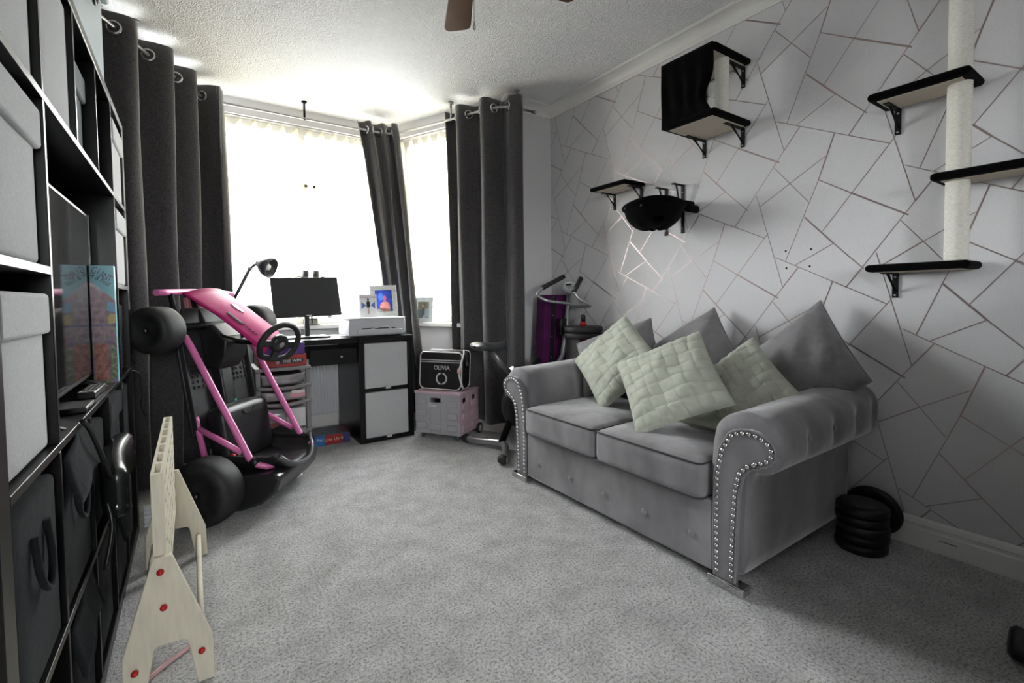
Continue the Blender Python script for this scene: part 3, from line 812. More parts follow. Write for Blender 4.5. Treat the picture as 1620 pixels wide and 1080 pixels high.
B = MB(); B.add([(1.06, 3.429, 0.838), (1.20, 3.428, 0.858), (1.205, 3.428, 0.862), (1.06, 3.429, 0.842)], [(0, 1, 2, 3)]); B.add([(1.195, 3.428, 0.862), (1.235, 3.427, 0.838), (1.24, 3.427, 0.842), (1.2, 3.428, 0.866)], [(0, 1, 2, 3)])
B.build('paper_edge', WHITEPL, pr, solid=0.0008)
for x in (0.96, 1.31): boxo('printer_foot', (x - 0.015, 3.46, 0.7865), (x + 0.015, 3.50, 0.799), BLKRUB, pr)

# monitor
mon = thing('monitor', 'wide dark computer monitor with thin bezel on the desk', 'monitor', (0.69, 3.64, 0.786))
T = frame((0.692, 3.645, 1.085), Vector((1, 0.0, 0.03)), Vector((0.0, -1, 0.30)))
boxo('housing', (-0.228, -0.147, -0.022), (0.228, 0.147, 0.0), BLKPL, mon, T=T)
boxo('screen', (-0.222, -0.136, 0.0), (0.222, 0.141, 0.0015), mat('monitor_screen', (0.022, 0.024, 0.023), 0.30), mon, T=T, bevel=0)
boxo('chin_bezel', (-0.228, -0.147, 0.0), (0.228, -0.136, 0.003), BLKPL, mon, T=T, bevel=0.001)
boxo('logo_strip', (-0.018, -0.1445, 0.003), (0.018, -0.1385, 0.0036), WHITEPL, mon, T=T, bevel=0)
boxo('stand_neck', (0.675, 3.655, 0.800), (0.708, 3.690, 1.05), BLKPL, mon, bevel=0.006)
rbox((0.545, 3.56, 0.7865), (0.835, 3.76, 0.800), 0.006, sub=3).build('stand_base', BLKPL, mon)

# things on the desk and sills
def picture_frame(label, o, x, nrm, w, h, bw, fm, paint, cat='picture frame', name='picture_frame'):
    t = thing(name, label, cat, o)
    T = frame(o, x, nrm)
    B = MB()
    B.box((-w / 2, 0, -0.014), (w / 2, bw, 0), T); B.box((-w / 2, h - bw, -0.014), (w / 2, h, 0), T)
    B.box((-w / 2, bw, -0.014), (-w / 2 + bw, h - bw, 0), T); B.box((w / 2 - bw, bw, -0.014), (w / 2, h - bw, 0), T)
    B.build('frame_border', fm, t, bevel=0.002)
    im = MB().box((-w / 2 + bw, bw, -0.012), (w / 2 - bw, h - bw, -0.006), T).build('print_backing', paint[0], t)
    for (nm, pts, mm) in paint[1]:
        B = MB(); B.prism([(a * (w / 2 - bw), bw + b * (h - 2 * bw)) for a, b in pts], -0.0062, -0.0052, T); B.build(nm, mm, im)
    B = MB(); B.box((-0.015, 0.001, -0.05), (0.015, h * 0.5, -0.046), lambda a, b, c: T(a, b, c + 0.04 * (b / h))); B.build('easel_back', BLKPL, t)
    return t
def disc(cx, cy, rx, ry, n=14): return [(cx + rx * math.cos(2 * math.pi * k / n), cy + ry * math.sin(2 * math.pi * k / n)) for k in range(n)]
SILV = mat('silver_glitter_frame', (0.46, 0.47, 0.45), 0.35, metal=0.5, noise=(60, 0.25, 2, (6, 1, 1)))
GLF = mat('pale_glass_frame', (0.55, 0.60, 0.62), 0.25, noise=(30, 0.12))
picture_frame('silver framed photo with blue background standing on the printer', (1.262, 3.63, 0.9265), (1, 0.05, 0.01), (-0.15, -1, 0.12), 0.205, 0.245, 0.037, SILV,
              (mat('photo_blue', (0.02, 0.05, 0.40), 0.35, noise=(20, 0.6)), [
                  ('printed_patch', disc(-0.35, 0.70, 0.3, 0.18), mat('photo_sky', (0.06, 0.20, 0.62), 0.4)),
                  ('printed_patch', disc(0.10, 0.22, 0.62, 0.26), mat('photo_coral', (0.62, 0.24, 0.20), 0.5, noise=(40, 0.3))),
                  ('printed_patch', disc(0.10, 0.62, 0.22, 0.13), mat('photo_rose', (0.50, 0.10, 0.22), 0.5)),
                  ('printed_patch', [(-0.95, 0.0), (0.8, 0.0), (0.7, 0.14), (-0.8, 0.16)], mat('photo_grey', (0.22, 0.24, 0.24), 0.5))]))
picture_frame('pale glass framed photo on the sill of the narrow window', (1.625, 3.735, ZS), (0.72, -0.69, 0.0), (-0.69, -0.72, 0.12), 0.175, 0.215, 0.038, GLF,
              (mat('photo_room', (0.22, 0.20, 0.15), 0.5, noise=(30, 0.4)), [
                  ('printed_patch', [(-0.95, 0.03), (-0.35, 0.03), (-0.4, 0.55), (-0.95, 0.5)], mat('photo_teal', (0.12, 0.22, 0.30), 0.5)),
                  ('printed_patch', [(0.2, 0.05), (0.95, 0.05), (0.95, 0.6), (0.3, 0.55)], mat('photo_pale', (0.30, 0.40, 0.48), 0.5)),
                  ('printed_patch', disc(-0.05, 0.40, 0.30, 0.28), mat('photo_umber', (0.13, 0.10, 0.09), 0.5)),
                  ('printed_patch', disc(-0.08, 0.74, 0.18, 0.10), mat('photo_skin', (0.42, 0.33, 0.26), 0.5)),
                  ('printed_patch', [(-0.15, 0.0), (0.35, 0.0), (0.15, 0.22), (0.0, 0.22)], mat('photo_pink', (0.5, 0.38, 0.38), 0.5))]))
card = thing('greeting_card', 'white folded card with blue rays in front of the silver photo frame', 'card', (1.098, 3.52, 0.9265))
T = frame((1.098, 3.515, 0.927), (1, 0.06, 0), (-0.06, -1, 0.10))
WCARD = mat('white_card', (0.74, 0.74, 0.74), 0.6)
boxo('card_front', (-0.064, 0, -0.0012), (0.064, 0.172, 0.0), WCARD, card, T=T, bevel=0)
B = MB(); B.box((-0.064, 0, -0.062), (0.064, 0.172, -0.0608), lambda a, b, c: T(a, b, c + 0.061 * (b / 0.172) - 0.0005)); B.build('card_back', WCARD, card)
RAY = mat('ray_blue', (0.10, 0.18, 0.42), 0.6)
for sx in (-1, 1):
    for (a0, a1) in ((0.32, 0.14), (0.07, -0.15), (-0.30, -0.55)):
        B = MB(); B.prism([(sx * 0.016, 0.090), (sx * 0.050, 0.090 + 0.05 * math.tan(a0) + 0.01), (sx * 0.050, 0.090 + 0.05 * math.tan(a1) + 0.002)], 0.0001, 0.0006, T); B.build('printed_ray', RAY, card)
B = MB(); B.prism([(-0.012, 0.072), (0.012, 0.072), (0.014, 0.110), (0.005, 0.122), (-0.005, 0.122), (-0.014, 0.110)], 0.0008, 0.0012, T)
B.prism(disc(0, 0.134, 0.0075, 0.009), 0.0008, 0.0012, T); B.build('printed_figure', BLKPL, card)
B = MB(); B.prism([(-0.007, 0.022), (0.007, 0.022), (0.005, 0.072), (-0.005, 0.072)], 0.0008, 0.0012, T); B.build('printed_figure', mat('print_skin', (0.5, 0.36, 0.32), 0.6), card)
text('Good Luck', 0.025, T(0, 0.152, 0.0004), T(1, 0, 0) - T(0, 0, 0), T(0, 0, 1) - T(0, 0, 0), mat('print_rose', (0.32, 0.16, 0.18), 0.6), card, shear=0.3)
clk = thing('desk_clock', 'tiny black framed display on the window sill behind the monitor stand', 'clock', (0.80, 4.085, ZS))
T = frame((0.80, 4.085, ZS + 0.001), (1, 0, 0), (0, -1, 0.15))
boxo('clock_case', (-0.055, 0, -0.02), (0.055, 0.052, 0), BLKPL, clk, T=T)
boxo('clock_face', (-0.046, 0.008, 0), (0.046, 0.044, 0.0012), mat('clock_face', (0.20, 0.20, 0.15), 0.4, noise=(40, 0.4)), clk, T=T, bevel=0)
cnd = thing('candle_holder', 'black scrolled metal candle holder on the sill behind the monitor', 'candle holder', (0.81, 4.09, ZS))
for sx in (-1, 1):
    sp = [(0.81 + sx * (0.035 + 0.10 * t), 4.09, ZS + 0.37 + 0.02 * math.sin(3 * t)) for t in [i / 8 for i in range(9)]]
    sp += [(0.81 + sx * (0.135 + 0.028 * math.sin(a)), 4.09, ZS + 0.40 - 0.028 * math.cos(a) + 0.004 * a) for a in [i * 0.5 for i in range(1, 9)]]
    MB().tube(sp, 0.004, 6).build('scroll', BLKMET, cnd)
    MB().lathe([(0.022, 0), (0.026, 0.004), (0.027, 0.055), (0.024, 0.055), (0.023, 0.008)], (0.81 + sx * 0.04, 4.09, ZS + 0.385), (0, 0, 1), 18).build('cup', BLKPL, cnd)
tubeo('stem', [(0.81, 4.09, ZS + 0.001), (0.81, 4.09, ZS + 0.385)], 0.006, BLKMET, cnd, 8)
boxo('cross_bar', (0.745, 4.085, ZS + 0.372), (0.875, 4.095, ZS + 0.385), BLKMET, cnd)
MB().lathe([(0.07, 0), (0.07, 0.004), (0.01, 0.012)], (0.81, 4.09, ZS + 0.0005), (0, 0, 1), 20).build('foot', BLKMET, cnd)

# lamp
GREYM = mat('slate_lamp_enamel', (0.06, 0.062, 0.07), 0.3)
lamp = thing('desk_lamp', 'slate grey articulated desk lamp with round shade against the bright window', 'lamp', (0.43, 3.83, 0.786))
MB().lathe([(0.085, 0), (0.085, 0.012), (0.06, 0.02), (0.014, 0.026)], (0.43, 3.83, 0.7865), (0, 0, 1), 24).build('lamp_base', GREYM, lamp)
E1, E2 = Vector((0.232, 3.80, 1.04)), Vector((0.350, 3.80, 1.285))
tubeo('lower_arm', [(0.43, 3.83, 0.81), tuple(E1)], 0.009, GREYM, lamp, 10)
ua = tubeo('upper_arm', [tuple(E1), tuple(E2)], 0.0115, GREYM, lamp, 10)
for p in (E1, E2): MB().lathe([(0.014, -0.012), (0.016, 0), (0.014, 0.012)], p, (0, 1, 0), 12).build('joint', STEEL, lamp)
hd = Vector((0.84, -0.25, 0.36)).normalized()
tubeo('neck', [tuple(E2), tuple(E2 + Vector((0.03, 0, 0.03))), tuple(E2 + Vector((0.05, -0.01, 0.035)))], 0.010, GREYM, lamp, 10)
c0 = E2 + Vector((0.052, -0.005, 0.040))
ax = Vector((0.62, -0.45, -0.30)).normalized()
MB().lathe([(0.02, -0.01), (0.024, 0.01), (0.050, 0.03), (0.068, 0.065), (0.074, 0.105), (0.071, 0.105), (0.064, 0.066), (0.046, 0.034), (0.01, 0.02)], c0, ax, 28).build('lamp_shade', GREYM, lamp)
MB().lathe([(0.012, 0.02), (0.02, 0.04), (0.028, 0.065), (0.02, 0.088), (0.004, 0.094)], c0, ax, 16).build('bulb', mat('bulb_white', (0.8, 0.8, 0.8), 0.2), lamp)

# plastic drawer tower
tw = thing('drawer_tower', 'grey plastic drawer tower with clear drawers behind the kart', 'drawer tower', (0.467, 3.43, 0))
GP = mat('taupe_grey_plastic', (0.20, 0.195, 0.19), 0.45)
CLR = mat('smoky_clear_plastic', (0.30, 0.30, 0.30), 0.18, trans=0.0, noise=(14, 0.35))
X0, X1, Y0, Y1 = 0.312, 0.628, 3.27, 3.60
boxo('top_plate', (X0 - 0.004, Y0 - 0.006, 0.612), (X1 + 0.004, Y1, 0.636), GP, tw, bevel=0.006)
lev = [0.512, 0.408, 0.215, 0.03]
for x in (X0, X1 - 0.028):
    for y in (Y0, Y1 - 0.03): boxo('post', (x, y, 0.001), (x + 0.028, y + 0.03, 0.612), GP, tw, bevel=0.004)
boxo('rear_panel', (X0 + 0.02, Y1 - 0.015, 0.01), (X1 - 0.02, Y1 - 0.008, 0.61), GP, tw)
zt = 0.612
for k, zb in enumerate(lev):
    def bar(s, v): return (lerp(X0, X1, s), Y0 - 0.004 - 0.016 * math.sin(math.pi * s), zb - 0.010 + 0.024 * v - 0.012 * math.sin(math.pi * s))
    B = MB(); B.grid(bar, 12, 1); B.build('rail', GP, tw, solid=0.012)
    d = MB(); z0, z1 = zb + 0.018, zt - 0.016
    def fr(s, v): return (lerp(X0 + 0.030, X1 - 0.030, s) + 0.012 * (1 - v) * (1 - 2 * s), Y0 + 0.004 - 0.014 * math.sin(math.pi * s), lerp(z0, z1, v) - 0.010 * math.sin(math.pi * s) * v)
    d.grid(fr, 10, 3); dd = d.build('drawer', CLR, tw, solid=0.003)
    cols = [((0.30, 0.22, 0.22), 0.26), ((0.12, 0.05, 0.11), 0.22), ((0.28, 0.28, 0.30), 0.25), ((0.1, 0.1, 0.1), 0.2)][k]
    boxo('drawer_box', (X0 + 0.034, Y0 + 0.012, z0), (X1 - 0.034, Y1 - 0.03, z1 - 0.012), mat('drawer_fill_%d' % k, (0.09, 0.088, 0.088), 0.5, noise=(18, 0.5)), dd)
    zt = zb - 0.010
for (a, b, c, d, col, nm, y) in ((0.50, 0.590, 0.440, 0.466, (0.60, 0.30, 0.34), 'pink_packet', 0.021), (0.51, 0.588, 0.466, 0.486, (0.66, 0.60, 0.58), 'cream_packet', 0.022), (0.48, 0.588, 0.25, 0.37, (0.60, 0.61, 0.60), 'white_card_stack', 0.022), (0.35, 0.475, 0.25, 0.295, (0.20, 0.05, 0.04), 'red_packet', 0.022)):
    boxo('packet', (a, Y0 - y, c), (b, Y0 - y + 0.006, d), mat(nm, col, 0.5), tw, bevel=0.001)
bx = thing('board_game_box', 'red board game box lettered in white on top of the drawer tower', 'game box', (0.475, 3.35, 0.636))
boxo('box_body', (0.335, 3.275, 0.6365), (0.608, 3.56, 0.712), mat('game_red', (0.30, 0.022, 0.015), 0.35, noise=(8, 0.2)), bx)
pl = MB(); pl.prism([(0.455, 0.655), (0.580, 0.659), (0.592, 0.672), (0.585, 0.688), (0.46, 0.684), (0.447, 0.670)], 0, 0.0012, lambda a, b, c: Vector((a, 3.2748 - c, b))); pl.build('title_plate', BLKPL, bx)
text('THE WIN', 0.0265, (0.520, 3.2733, 0.6715), (1, 0, 0.02), (0, -1, 0), WHITEPL, bx, shear=0.2)
MB().lathe([(0.014, 0), (0.014, 0.001)], (0.437, 3.2745, 0.668), (0, -1, 0), 5).build('star_mark', mat('star_pink', (0.6, 0.4, 0.42), 0.4), bx)
bx2 = boxo('purple_box', (0.335, 3.28, 0.7125), (0.600, 3.425, 0.787), mat('game_purple', (0.075, 0.018, 0.20), 0.4), None)
tag(bx2, 'plain purple box stacked on the red board game box', 'game box')

# game box on the floor
gm = thing('line_up_game', 'small blue and red game box lying on the carpet under the desk', 'game box', (0.83, 3.66, 0))
T = frame((0.700, 3.575, 0.001), (1, -0.05, 0), (0, 0, 1))
boxo('box_body', (0, 0, 0), (0.25, 0.235, 0.078), mat('game_navy', (0.06, 0.06, 0.085), 0.3, noise=(22, 0.6)), gm, T=T)
boxo('logo_panel', (0.002, -0.0015, 0.002), (0.070, 0, 0.076), mat('game_blue', (0.02, 0.16, 0.42), 0.4), gm, T=T, bevel=0)
boxo('title_panel', (0.076, -0.0015, 0.006), (0.192, 0, 0.072), mat('game_title_red', (0.36, 0.012, 0.02), 0.4), gm, T=T, bevel=0)
boxo('side_panel', (0.200, -0.0015, 0.004), (0.248, 0, 0.074), mat('game_violet', (0.045, 0.04, 0.16), 0.4, noise=(50, 0.8)), gm, T=T, bevel=0)
YL = mat('title_cream', (0.68, 0.60, 0.36), 0.5)
text('Line Up 4', 0.033, T(0.134, -0.0022, 0.040), T(1, 0, 0) - T(0, 0, 0), T(0, -1, 0) - T(0, 0, 0), YL, gm, extrude=0.0004)
text('Play', 0.026, T(0.036, -0.0022, 0.044), T(1, 0, 0) - T(0, 0, 0), T(0, -1, 0) - T(0, 0, 0), WHITEPL, gm, extrude=0.0004)
for i in range(7):
    for j in range(4):
        MB().lathe([(0.0105, 0), (0.0105, 0.0006)], T(0.03 + 0.021 * i, 0.05 + 0.045 * j, 0.0782), (0, 0, 1), 8).build('printed_dot', mat('dot_grey', (0.13, 0.13, 0.15), 0.4), gm)
boxo('printed_patch', (0.19, 0.03, 0.0782), (0.245, 0.20, 0.0788), mat('game_patch', (0.18, 0.03, 0.06), 0.4, noise=(60, 0.8)), gm, T=T, bevel=0)

# rolling crate
cr = thing('rolling_crate', 'grey and pink folding crate on wheels beside the cube cabinet', 'crate', (1.63, 3.28, 0))
d1, d2 = Vector((-0.55, 0.835, 0)).normalized(), Vector((0.835, 0.55, 0)).normalized()
CO = Vector((1.60, 3.04, 0))
T = lambda a, b, z: CO + d1 * a + d2 * b + Vector((0, 0, z))            # a along the front, b along the side
CG, CP = mat('crate_grey', (0.40, 0.40, 0.42), 0.45), mat('crate_pink', (0.60, 0.42, 0.48), 0.45)
LA, LB = 0.385, 0.305
def panel(name, m, u0, u1, n_out, handle):
    """Side panel in its own (u, z) with handle cut-outs; n_out maps (u, depth, z)."""
    B = MB(); z0, z1 = 0.045, 0.345
    us = [u0]; cuts = []
    for (h0, h1) in handle: us += [h0, h1]; cuts.append((h0, h1))
    us.append(u1)
    for a, b in zip(us, us[1:]):
        if (a, b) in cuts:
            B.box((a, 0, z0), (b, 0.012, 0.283), n_out); B.box((a, 0, 0.318), (b, 0.012, z1), n_out)
        else: B.box((a, 0, z0), (b, 0.012, z1), n_out)
    return B.build(name, m, cr, bevel=0.002)
front = panel('front_panel', CG, 0.0, LA, lambda u, d, z: T(u, d, z), [(0.165, 0.250)])
side = panel('side_panel', CP, 0.014, LB, lambda u, d, z: T(d, u, z), [(0.045, 0.105), (0.19, 0.255)])
MB().box((0.0, LB - 0.012, 0.045), (LA, LB, 0.345), T).build('back_panel', CG, cr, bevel=0.002)
MB().box((LA - 0.012, 0.012, 0.045), (LA, LB - 0.012, 0.345), T).build('side_panel', CP, cr, bevel=0.002)
MB().box((0.012, 0.012, 0.045), (LA - 0.012, LB - 0.012, 0.055), T).build('floor_panel', CG, cr)
rb = MB().box((-0.006, -0.006, 0.345), (LA + 0.006, LB + 0.004, 0.363), T).build('lid', CP, cr, bevel=0.004)
for (u, z) in ((0.02, 0.255), (0.02, 0.165), (0.02, 0.075), (0.285, 0.265), (0.285, 0.175), (0.285, 0.085), (0.165, 0.075)):
    MB().box((u, -0.010, z), (u + 0.085, 0.001, z + 0.045), T).build('rib_block', CG, front, bevel=0.003)
for u in (0.025, 0.165):
    for z in (0.075, 0.165, 0.235):
        MB().box((-0.010, u + 0.01, z), (0.001, u + 0.115, z + 0.04), T).build('rib_block', CP, side, bevel=0.003)
for (a, b) in ((0.04, 0.04), (LA - 0.04, 0.04)):
    c = T(a, b, 0.021)
    w = MB().lathe([(0.016, -0.008), (0.019, -0.004), (0.019, 0.004), (0.016, 0.008)], c, d1, 14).build('caster', mat('smoke_plastic', (0.12, 0.12, 0.12), 0.3), cr)
    boxo('caster_fork', (a - 0.011, b - 0.010, 0.030), (a + 0.011, b + 0.010, 0.046), STEEL, cr, T=T, bevel=0.001)
for a in (-0.016, LA + 0.016):
    w = MB().lathe([(0.030, -0.010), (0.041, -0.008), (0.041, 0.008), (0.030, 0.010)], T(a, LB - 0.02, 0.042), d1, 24).build('wheel', BLKRUB, cr)
    MB().lathe([(0.005, -0.0115), (0.027, -0.0105), (0.027, 0.0105), (0.005, 0.0115)], T(a, LB - 0.02, 0.042), d1, 20).build('hubcap', LGREYPL, w)
ring = [T(0.252 + 0.011 * math.cos(q * 0.45), -0.0015, 0.262 + 0.012 * math.sin(q * 0.45)) for q in range(14)]
MB().tube(ring, 0.0022, 6, closed=True).build('logo_ring', WHITEPL, front)
MB().box((0.198, -0.0012, 0.254), (0.236, 0.0002, 0.261), T).build('logo_strip', WHITEPL, front)
# satchel on the crate
bag = thing('satchel', 'black shoulder bag with white piping and a name on the rolling crate', 'bag', tuple(T(0.20, 0.16, 0.3635)))
BAGM = mat('black_bag_fabric', (0.008, 0.008, 0.008), 0.5, bump=(30, 0.1, 0.004)); PIPE = mat('white_piping', (0.72, 0.71, 0.69), 0.5)
BT = lambda a, b, z: T(0.375 - a, 0.075 + b + 0.10 * (z - 0.36), z)          # a runs left to right on the front
def outline(w0, w1, h0, h1, r=0.03):
    P = []
    for (cx, cz, a0, rr) in ((w1 - r * 1.6, h0 + r * 1.6, -math.pi / 2, r * 1.6), (w1 - r, h1 - r, 0, r), (w0 + r, h1 - r, math.pi / 2, r), (w0 + r * 1.6, h0 + r * 1.6, math.pi, r * 1.6)):
        for q in range(6): a = a0 + q / 5 * math.pi / 2; P.append((cx + rr * math.cos(a), cz + rr * math.sin(a)))
    return P
ol = outline(-0.012, 0.355, 0.366, 0.655)
B = MB(); B.prism(ol, 0.0, 0.115, lambda a, z, b: BT(a + 0.06 * (0.655 - z) * 0.1, b, z)); B.build('bag_body', BAGM, bag, bevel=0.010, seg=3)
flap = MB(); flap.prism(outline(-0.014, 0.350, 0.372, 0.650), -0.010, -0.002, lambda a, z, b: BT(a, b, z)); flap = flap.build('flap', BAGM, bag, bevel=0.004)
MB().tube([BT(a, -0.011, z) for a, z in outline(-0.014, 0.350, 0.372, 0.650)], 0.0042, 6, closed=True).build('piping', PIPE, flap)
MB().tube([BT(a, 0.112, z) for a, z in ol], 0.0042, 6, closed=True).build('piping', PIPE, bag)
for z in (0.573, 0.588): MB().box((-0.010, -0.0125, z), (0.348, -0.010, z + 0.005), BT).build('stripe', PIPE, flap)
fx = -d1
text('OLIVIA', 0.046, BT(0.178, -0.0115, 0.532), fx, -d2, WHITEPL, flap, extrude=0.0006)
for sx in (-1, 1):   # laurel wreath
    for q in range(7):
        a = math.radians(250 - q * 22) if sx < 0 else math.radians(-70 + q * 22)
        cxx, czz = 0.180 + 0.043 * math.cos(a), 0.452 + 0.040 * math.sin(a)
        L = []
        ta = a + (math.pi / 2 if sx > 0 else -math.pi / 2)
        for (u, v) in ((-0.014, 0), (0, 0.0075), (0.016, 0.003), (0.004, -0.0065)):
            L.append((cxx + u * math.cos(ta) - v * math.sin(ta), czz + u * math.sin(ta) + v * math.cos(ta)))
        B = MB(); B.prism(L, -0.0122, -0.0102, lambda aa, zz, b: BT(aa, b, zz)); B.build('wreath_leaf', PIPE, flap)
st = smooth_path([BT(0.345, 0.05, 0.60), BT(0.350, 0.02, 0.66), BT(0.362, -0.005, 0.645), BT(0.350, -0.018, 0.58), BT(0.335, -0.02, 0.50), BT(0.352, -0.01, 0.42), BT(0.345, 0.03, 0.38)])
MB().tube(st, 0.007, 8).build('strap', PIPE, bag)
st = smooth_path([BT(0.358, 0.06, 0.62), BT(0.372, 0.03, 0.65), BT(0.382, 0.0, 0.60), BT(0.395, 0.0, 0.555), BT(0.385, 0.02, 0.59)])
MB().tube(st, 0.012, 8).build('strap', BAGM, bag)
MB().tube([BT(0.338, -0.022, 0.535), BT(0.335, -0.022, 0.500)], 0.014, 10).build('strap_tag', mat('tag_pink', (0.62, 0.40, 0.36), 0.6), bag)

# ================================================================ GYM CORNER
BY = 2.72
bike = thing('exercise_bike', 'silver and black folding exercise bike between the sofa and the curtain', 'exercise bike', (1.95, BY, 0))
GUN = mat('gunmetal_tube', (0.20, 0.20, 0.21), 0.3, metal=0.7)
SIL = mat('silver_tube', (0.42, 0.43, 0.44), 0.3, metal=0.8)
rf = smooth_path([(1.645, 3.03, 0.032), (1.67, 2.92, 0.034), (1.745, 2.77, 0.045), (1.745, 2.67, 0.045), (1.665, 2.54, 0.034), (1.60, 2.46, 0.034)], 5)
MB().tube(rf, 0.026, 14).build('rear_foot', SIL, bike)
for (a, b) in ((rf[-1], Vector((-0.05, -1, 0))), (rf[0], Vector((0, 1, 0)))):
    MB().lathe([(0.028, -0.035), (0.031, -0.03), (0.031, 0.005), (0.026, 0.010)], a, b, 16).build('end_cap', BLKRUB, bike)
ff = [(2.36, 2.56, 0.032), (2.36, 2.77, 0.032)]
tubeo('front_foot', ff, 0.026, SIL, bike, 14)
tubeo('rear_leg', [(1.75, BY, 0.05), (1.90, BY, 0.34), (2.08, BY, 0.62)], 0.024, BLKMET, bike, 12)
tubeo('front_leg', [(2.36, BY, 0.04), (2.10, BY, 0.36), (1.84, BY, 0.56)], 0.024, GUN, bike, 12)
tubeo('seat_post', [(1.685, BY, 0.70), (1.76, BY, 0.60), (1.86, BY, 0.50)], 0.021, GUN, bike, 12)
MB().lathe([(0.15, -0.045), (0.175, -0.035), (0.175, 0.035), (0.15, 0.045)], (1.95, BY, 0.30), (0, 1, 0), 32).build('flywheel_housing', BLKPL, bike)
def saddle(s, v):
    a = 2 * math.pi * s
    x = lerp(1.55, 1.80, v); w = 0.085 * (1 - v) ** 0.6 * min(1, (v + 0.05) * 8) ** 0.5 + 0.022
    h = 0.030 * min(1, (v + 0.03) * 9) ** 0.5
    if v in (0, 1): w *= 0.3; h *= 0.3
    return (x, BY + w * math.cos(a), 0.730 + 0.006 * math.cos(4.5 * v) + h * math.sin(a))
MB().grid(saddle, 20, 14).build('saddle', mat('saddle_vinyl', (0.05, 0.052, 0.056), 0.35), bike)
tubeo('handlebar_post', [(2.10, BY, 0.36), (2.31, BY, 0.62), (2.345, BY, 0.80), (2.385, BY, 1.09)], 0.019, SIL, bike, 14)
L_ = smooth_path([(2.385, BY - 0.02, 0.985), (2.29, BY - 0.10, 1.01), (2.13, BY - 0.05, 1.035), (2.08, BY + 0.0, 1.08), (2.12, BY, 1.125), (2.21, BY, 1.165)], 6)
hb = MB().tube(L_, 0.011, 10).build('handlebar', SIL, bike)
MB().tube([(2.125, BY, 1.128), (2.33, BY, 1.215)], 0.017, 12).build('grip', BLKRUB, hb)
L_ = smooth_path([(2.385, BY - 0.02, 0.985), (2.36, BY - 0.20, 0.99), (2.34, BY - 0.27, 1.00), (2.26, BY - 0.24, 1.05), (2.24, BY - 0.22, 1.10), (2.27, BY - 0.22, 1.14)], 6)
hb = MB().tube(L_, 0.011, 10).build('handlebar', SIL, bike)
MB().tube([(2.232, BY - 0.22, 1.095), (2.305, BY - 0.22, 1.195)], 0.017, 12).build('grip', BLKRUB, hb)
ca = Vector((-0.55, -0.45, 0.7)).normalized()
con = MB().lathe([(0.02, -0.06), (0.05, -0.025), (0.062, -0.005), (0.062, 0.008), (0.055, 0.014)], (2.37, BY - 0.02, 1.135), ca, 24).build('console', LGREYPL, bike)
MB().lathe([(0.046, 0.012), (0.046, 0.0165), (0.04, 0.0165), (0.04, 0.015)], (2.37, BY - 0.02, 1.135), ca, 24).build('console_ring', WHITEPL, con)
boxo('console_display', (2.335, BY - 0.045, 1.148), (2.365, BY - 0.015, 1.160), SCREEN, con)
boxo('resistance_clamp', (2.28, BY - 0.022, 0.78), (2.34, BY + 0.022, 0.90), BLKPL, bike, bevel=0.006)

PUR = mat('purple_suede', (0.085, 0.008, 0.075), 0.85, spec=0.2, sheen=0.25, noise=(10, 0.25), bump=(150, 0.1, 0.002))
bm_ = thing('balance_beam', 'folded purple suede balance beam leaning in the far corner', 'balance beam', (2.31, 2.85, 0))
for (a, b, c, d) in ((2.145, 2.215, 2.228, 2.288), (2.258, 2.395, 2.330, 2.445)):
    P = MB(); P.add([(a, 2.80, 0.001), (b, 2.80, 0.001), (b, 2.91, 0.001), (a, 2.91, 0.001), (c, 2.81, 1.078), (d, 2.81, 1.078), (d, 2.92, 1.078), (c, 2.92, 1.078)], [(0, 3, 2, 1), (4, 5, 6, 7), (0, 1, 5, 4), (1, 2, 6, 5), (2, 3, 7, 6), (3, 0, 4, 7)])
    P.build('beam_half', PUR, bm_, bevel=0.006)
P = MB(); P.add([(2.216, 2.803, 0.001), (2.257, 2.803, 0.001), (2.257, 2.90, 0.001), (2.216, 2.90, 0.001), (2.289, 2.813, 1.070), (2.329, 2.813, 1.070), (2.329, 2.91, 1.070), (2.289, 2.91, 1.070)], [(0, 3, 2, 1), (4, 5, 6, 7), (0, 1, 5, 4), (1, 2, 6, 5), (2, 3, 7, 6), (3, 0, 4, 7)])
hg = P.build('hinge_strip', BLKPL, bm_)
for z in (1.06, 0.92, 0.76, 0.60): MB().lathe([(0.006, 0), (0.006, 0.002), (0.002, 0.003)], (lerp(2.228, 2.305, z / 1.07), 2.801 + 0.01 * z, z), (0, -1, 0), 10).build('screw', STEEL, hg)

bb = thing('barbell', 'upright bar with red collars and a black weight disc behind the sofa', 'barbell', (2.33, 2.51, 0))
tubeo('bar', [(2.33, 2.51, 0.001), (2.33, 2.51, 0.905)], 0.013, BLKMET, bb, 12)
for z0 in (0.76, 0.805):
    MB().lathe([(0.10, 0), (0.132, 0.003), (0.138, 0.010), (0.138, 0.036), (0.132, 0.043), (0.10, 0.045)], (2.33, 2.51, z0), (0, 0, 1), 40).build('weight_disc', BLKRUB, bb)
MB().lathe([(0.024, 0), (0.024, 0.02), (0.018, 0.03)], (2.33, 2.51, 0.851), (0, 0, 1), 16).build('collar', REDP, bb)
MB().lathe([(0.020, 0), (0.026, 0.02), (0.026, 0.055)], (2.33, 2.51, 0.704), (0, 0, 1), 16).build('collar', REDP, bb)
MB().lathe([(0.017, 0), (0.017, 0.045), (0.013, 0.05)], (2.33, 2.51, 0.88), (0, 0, 1), 14).build('bar_grip', BLKRUB, bb)

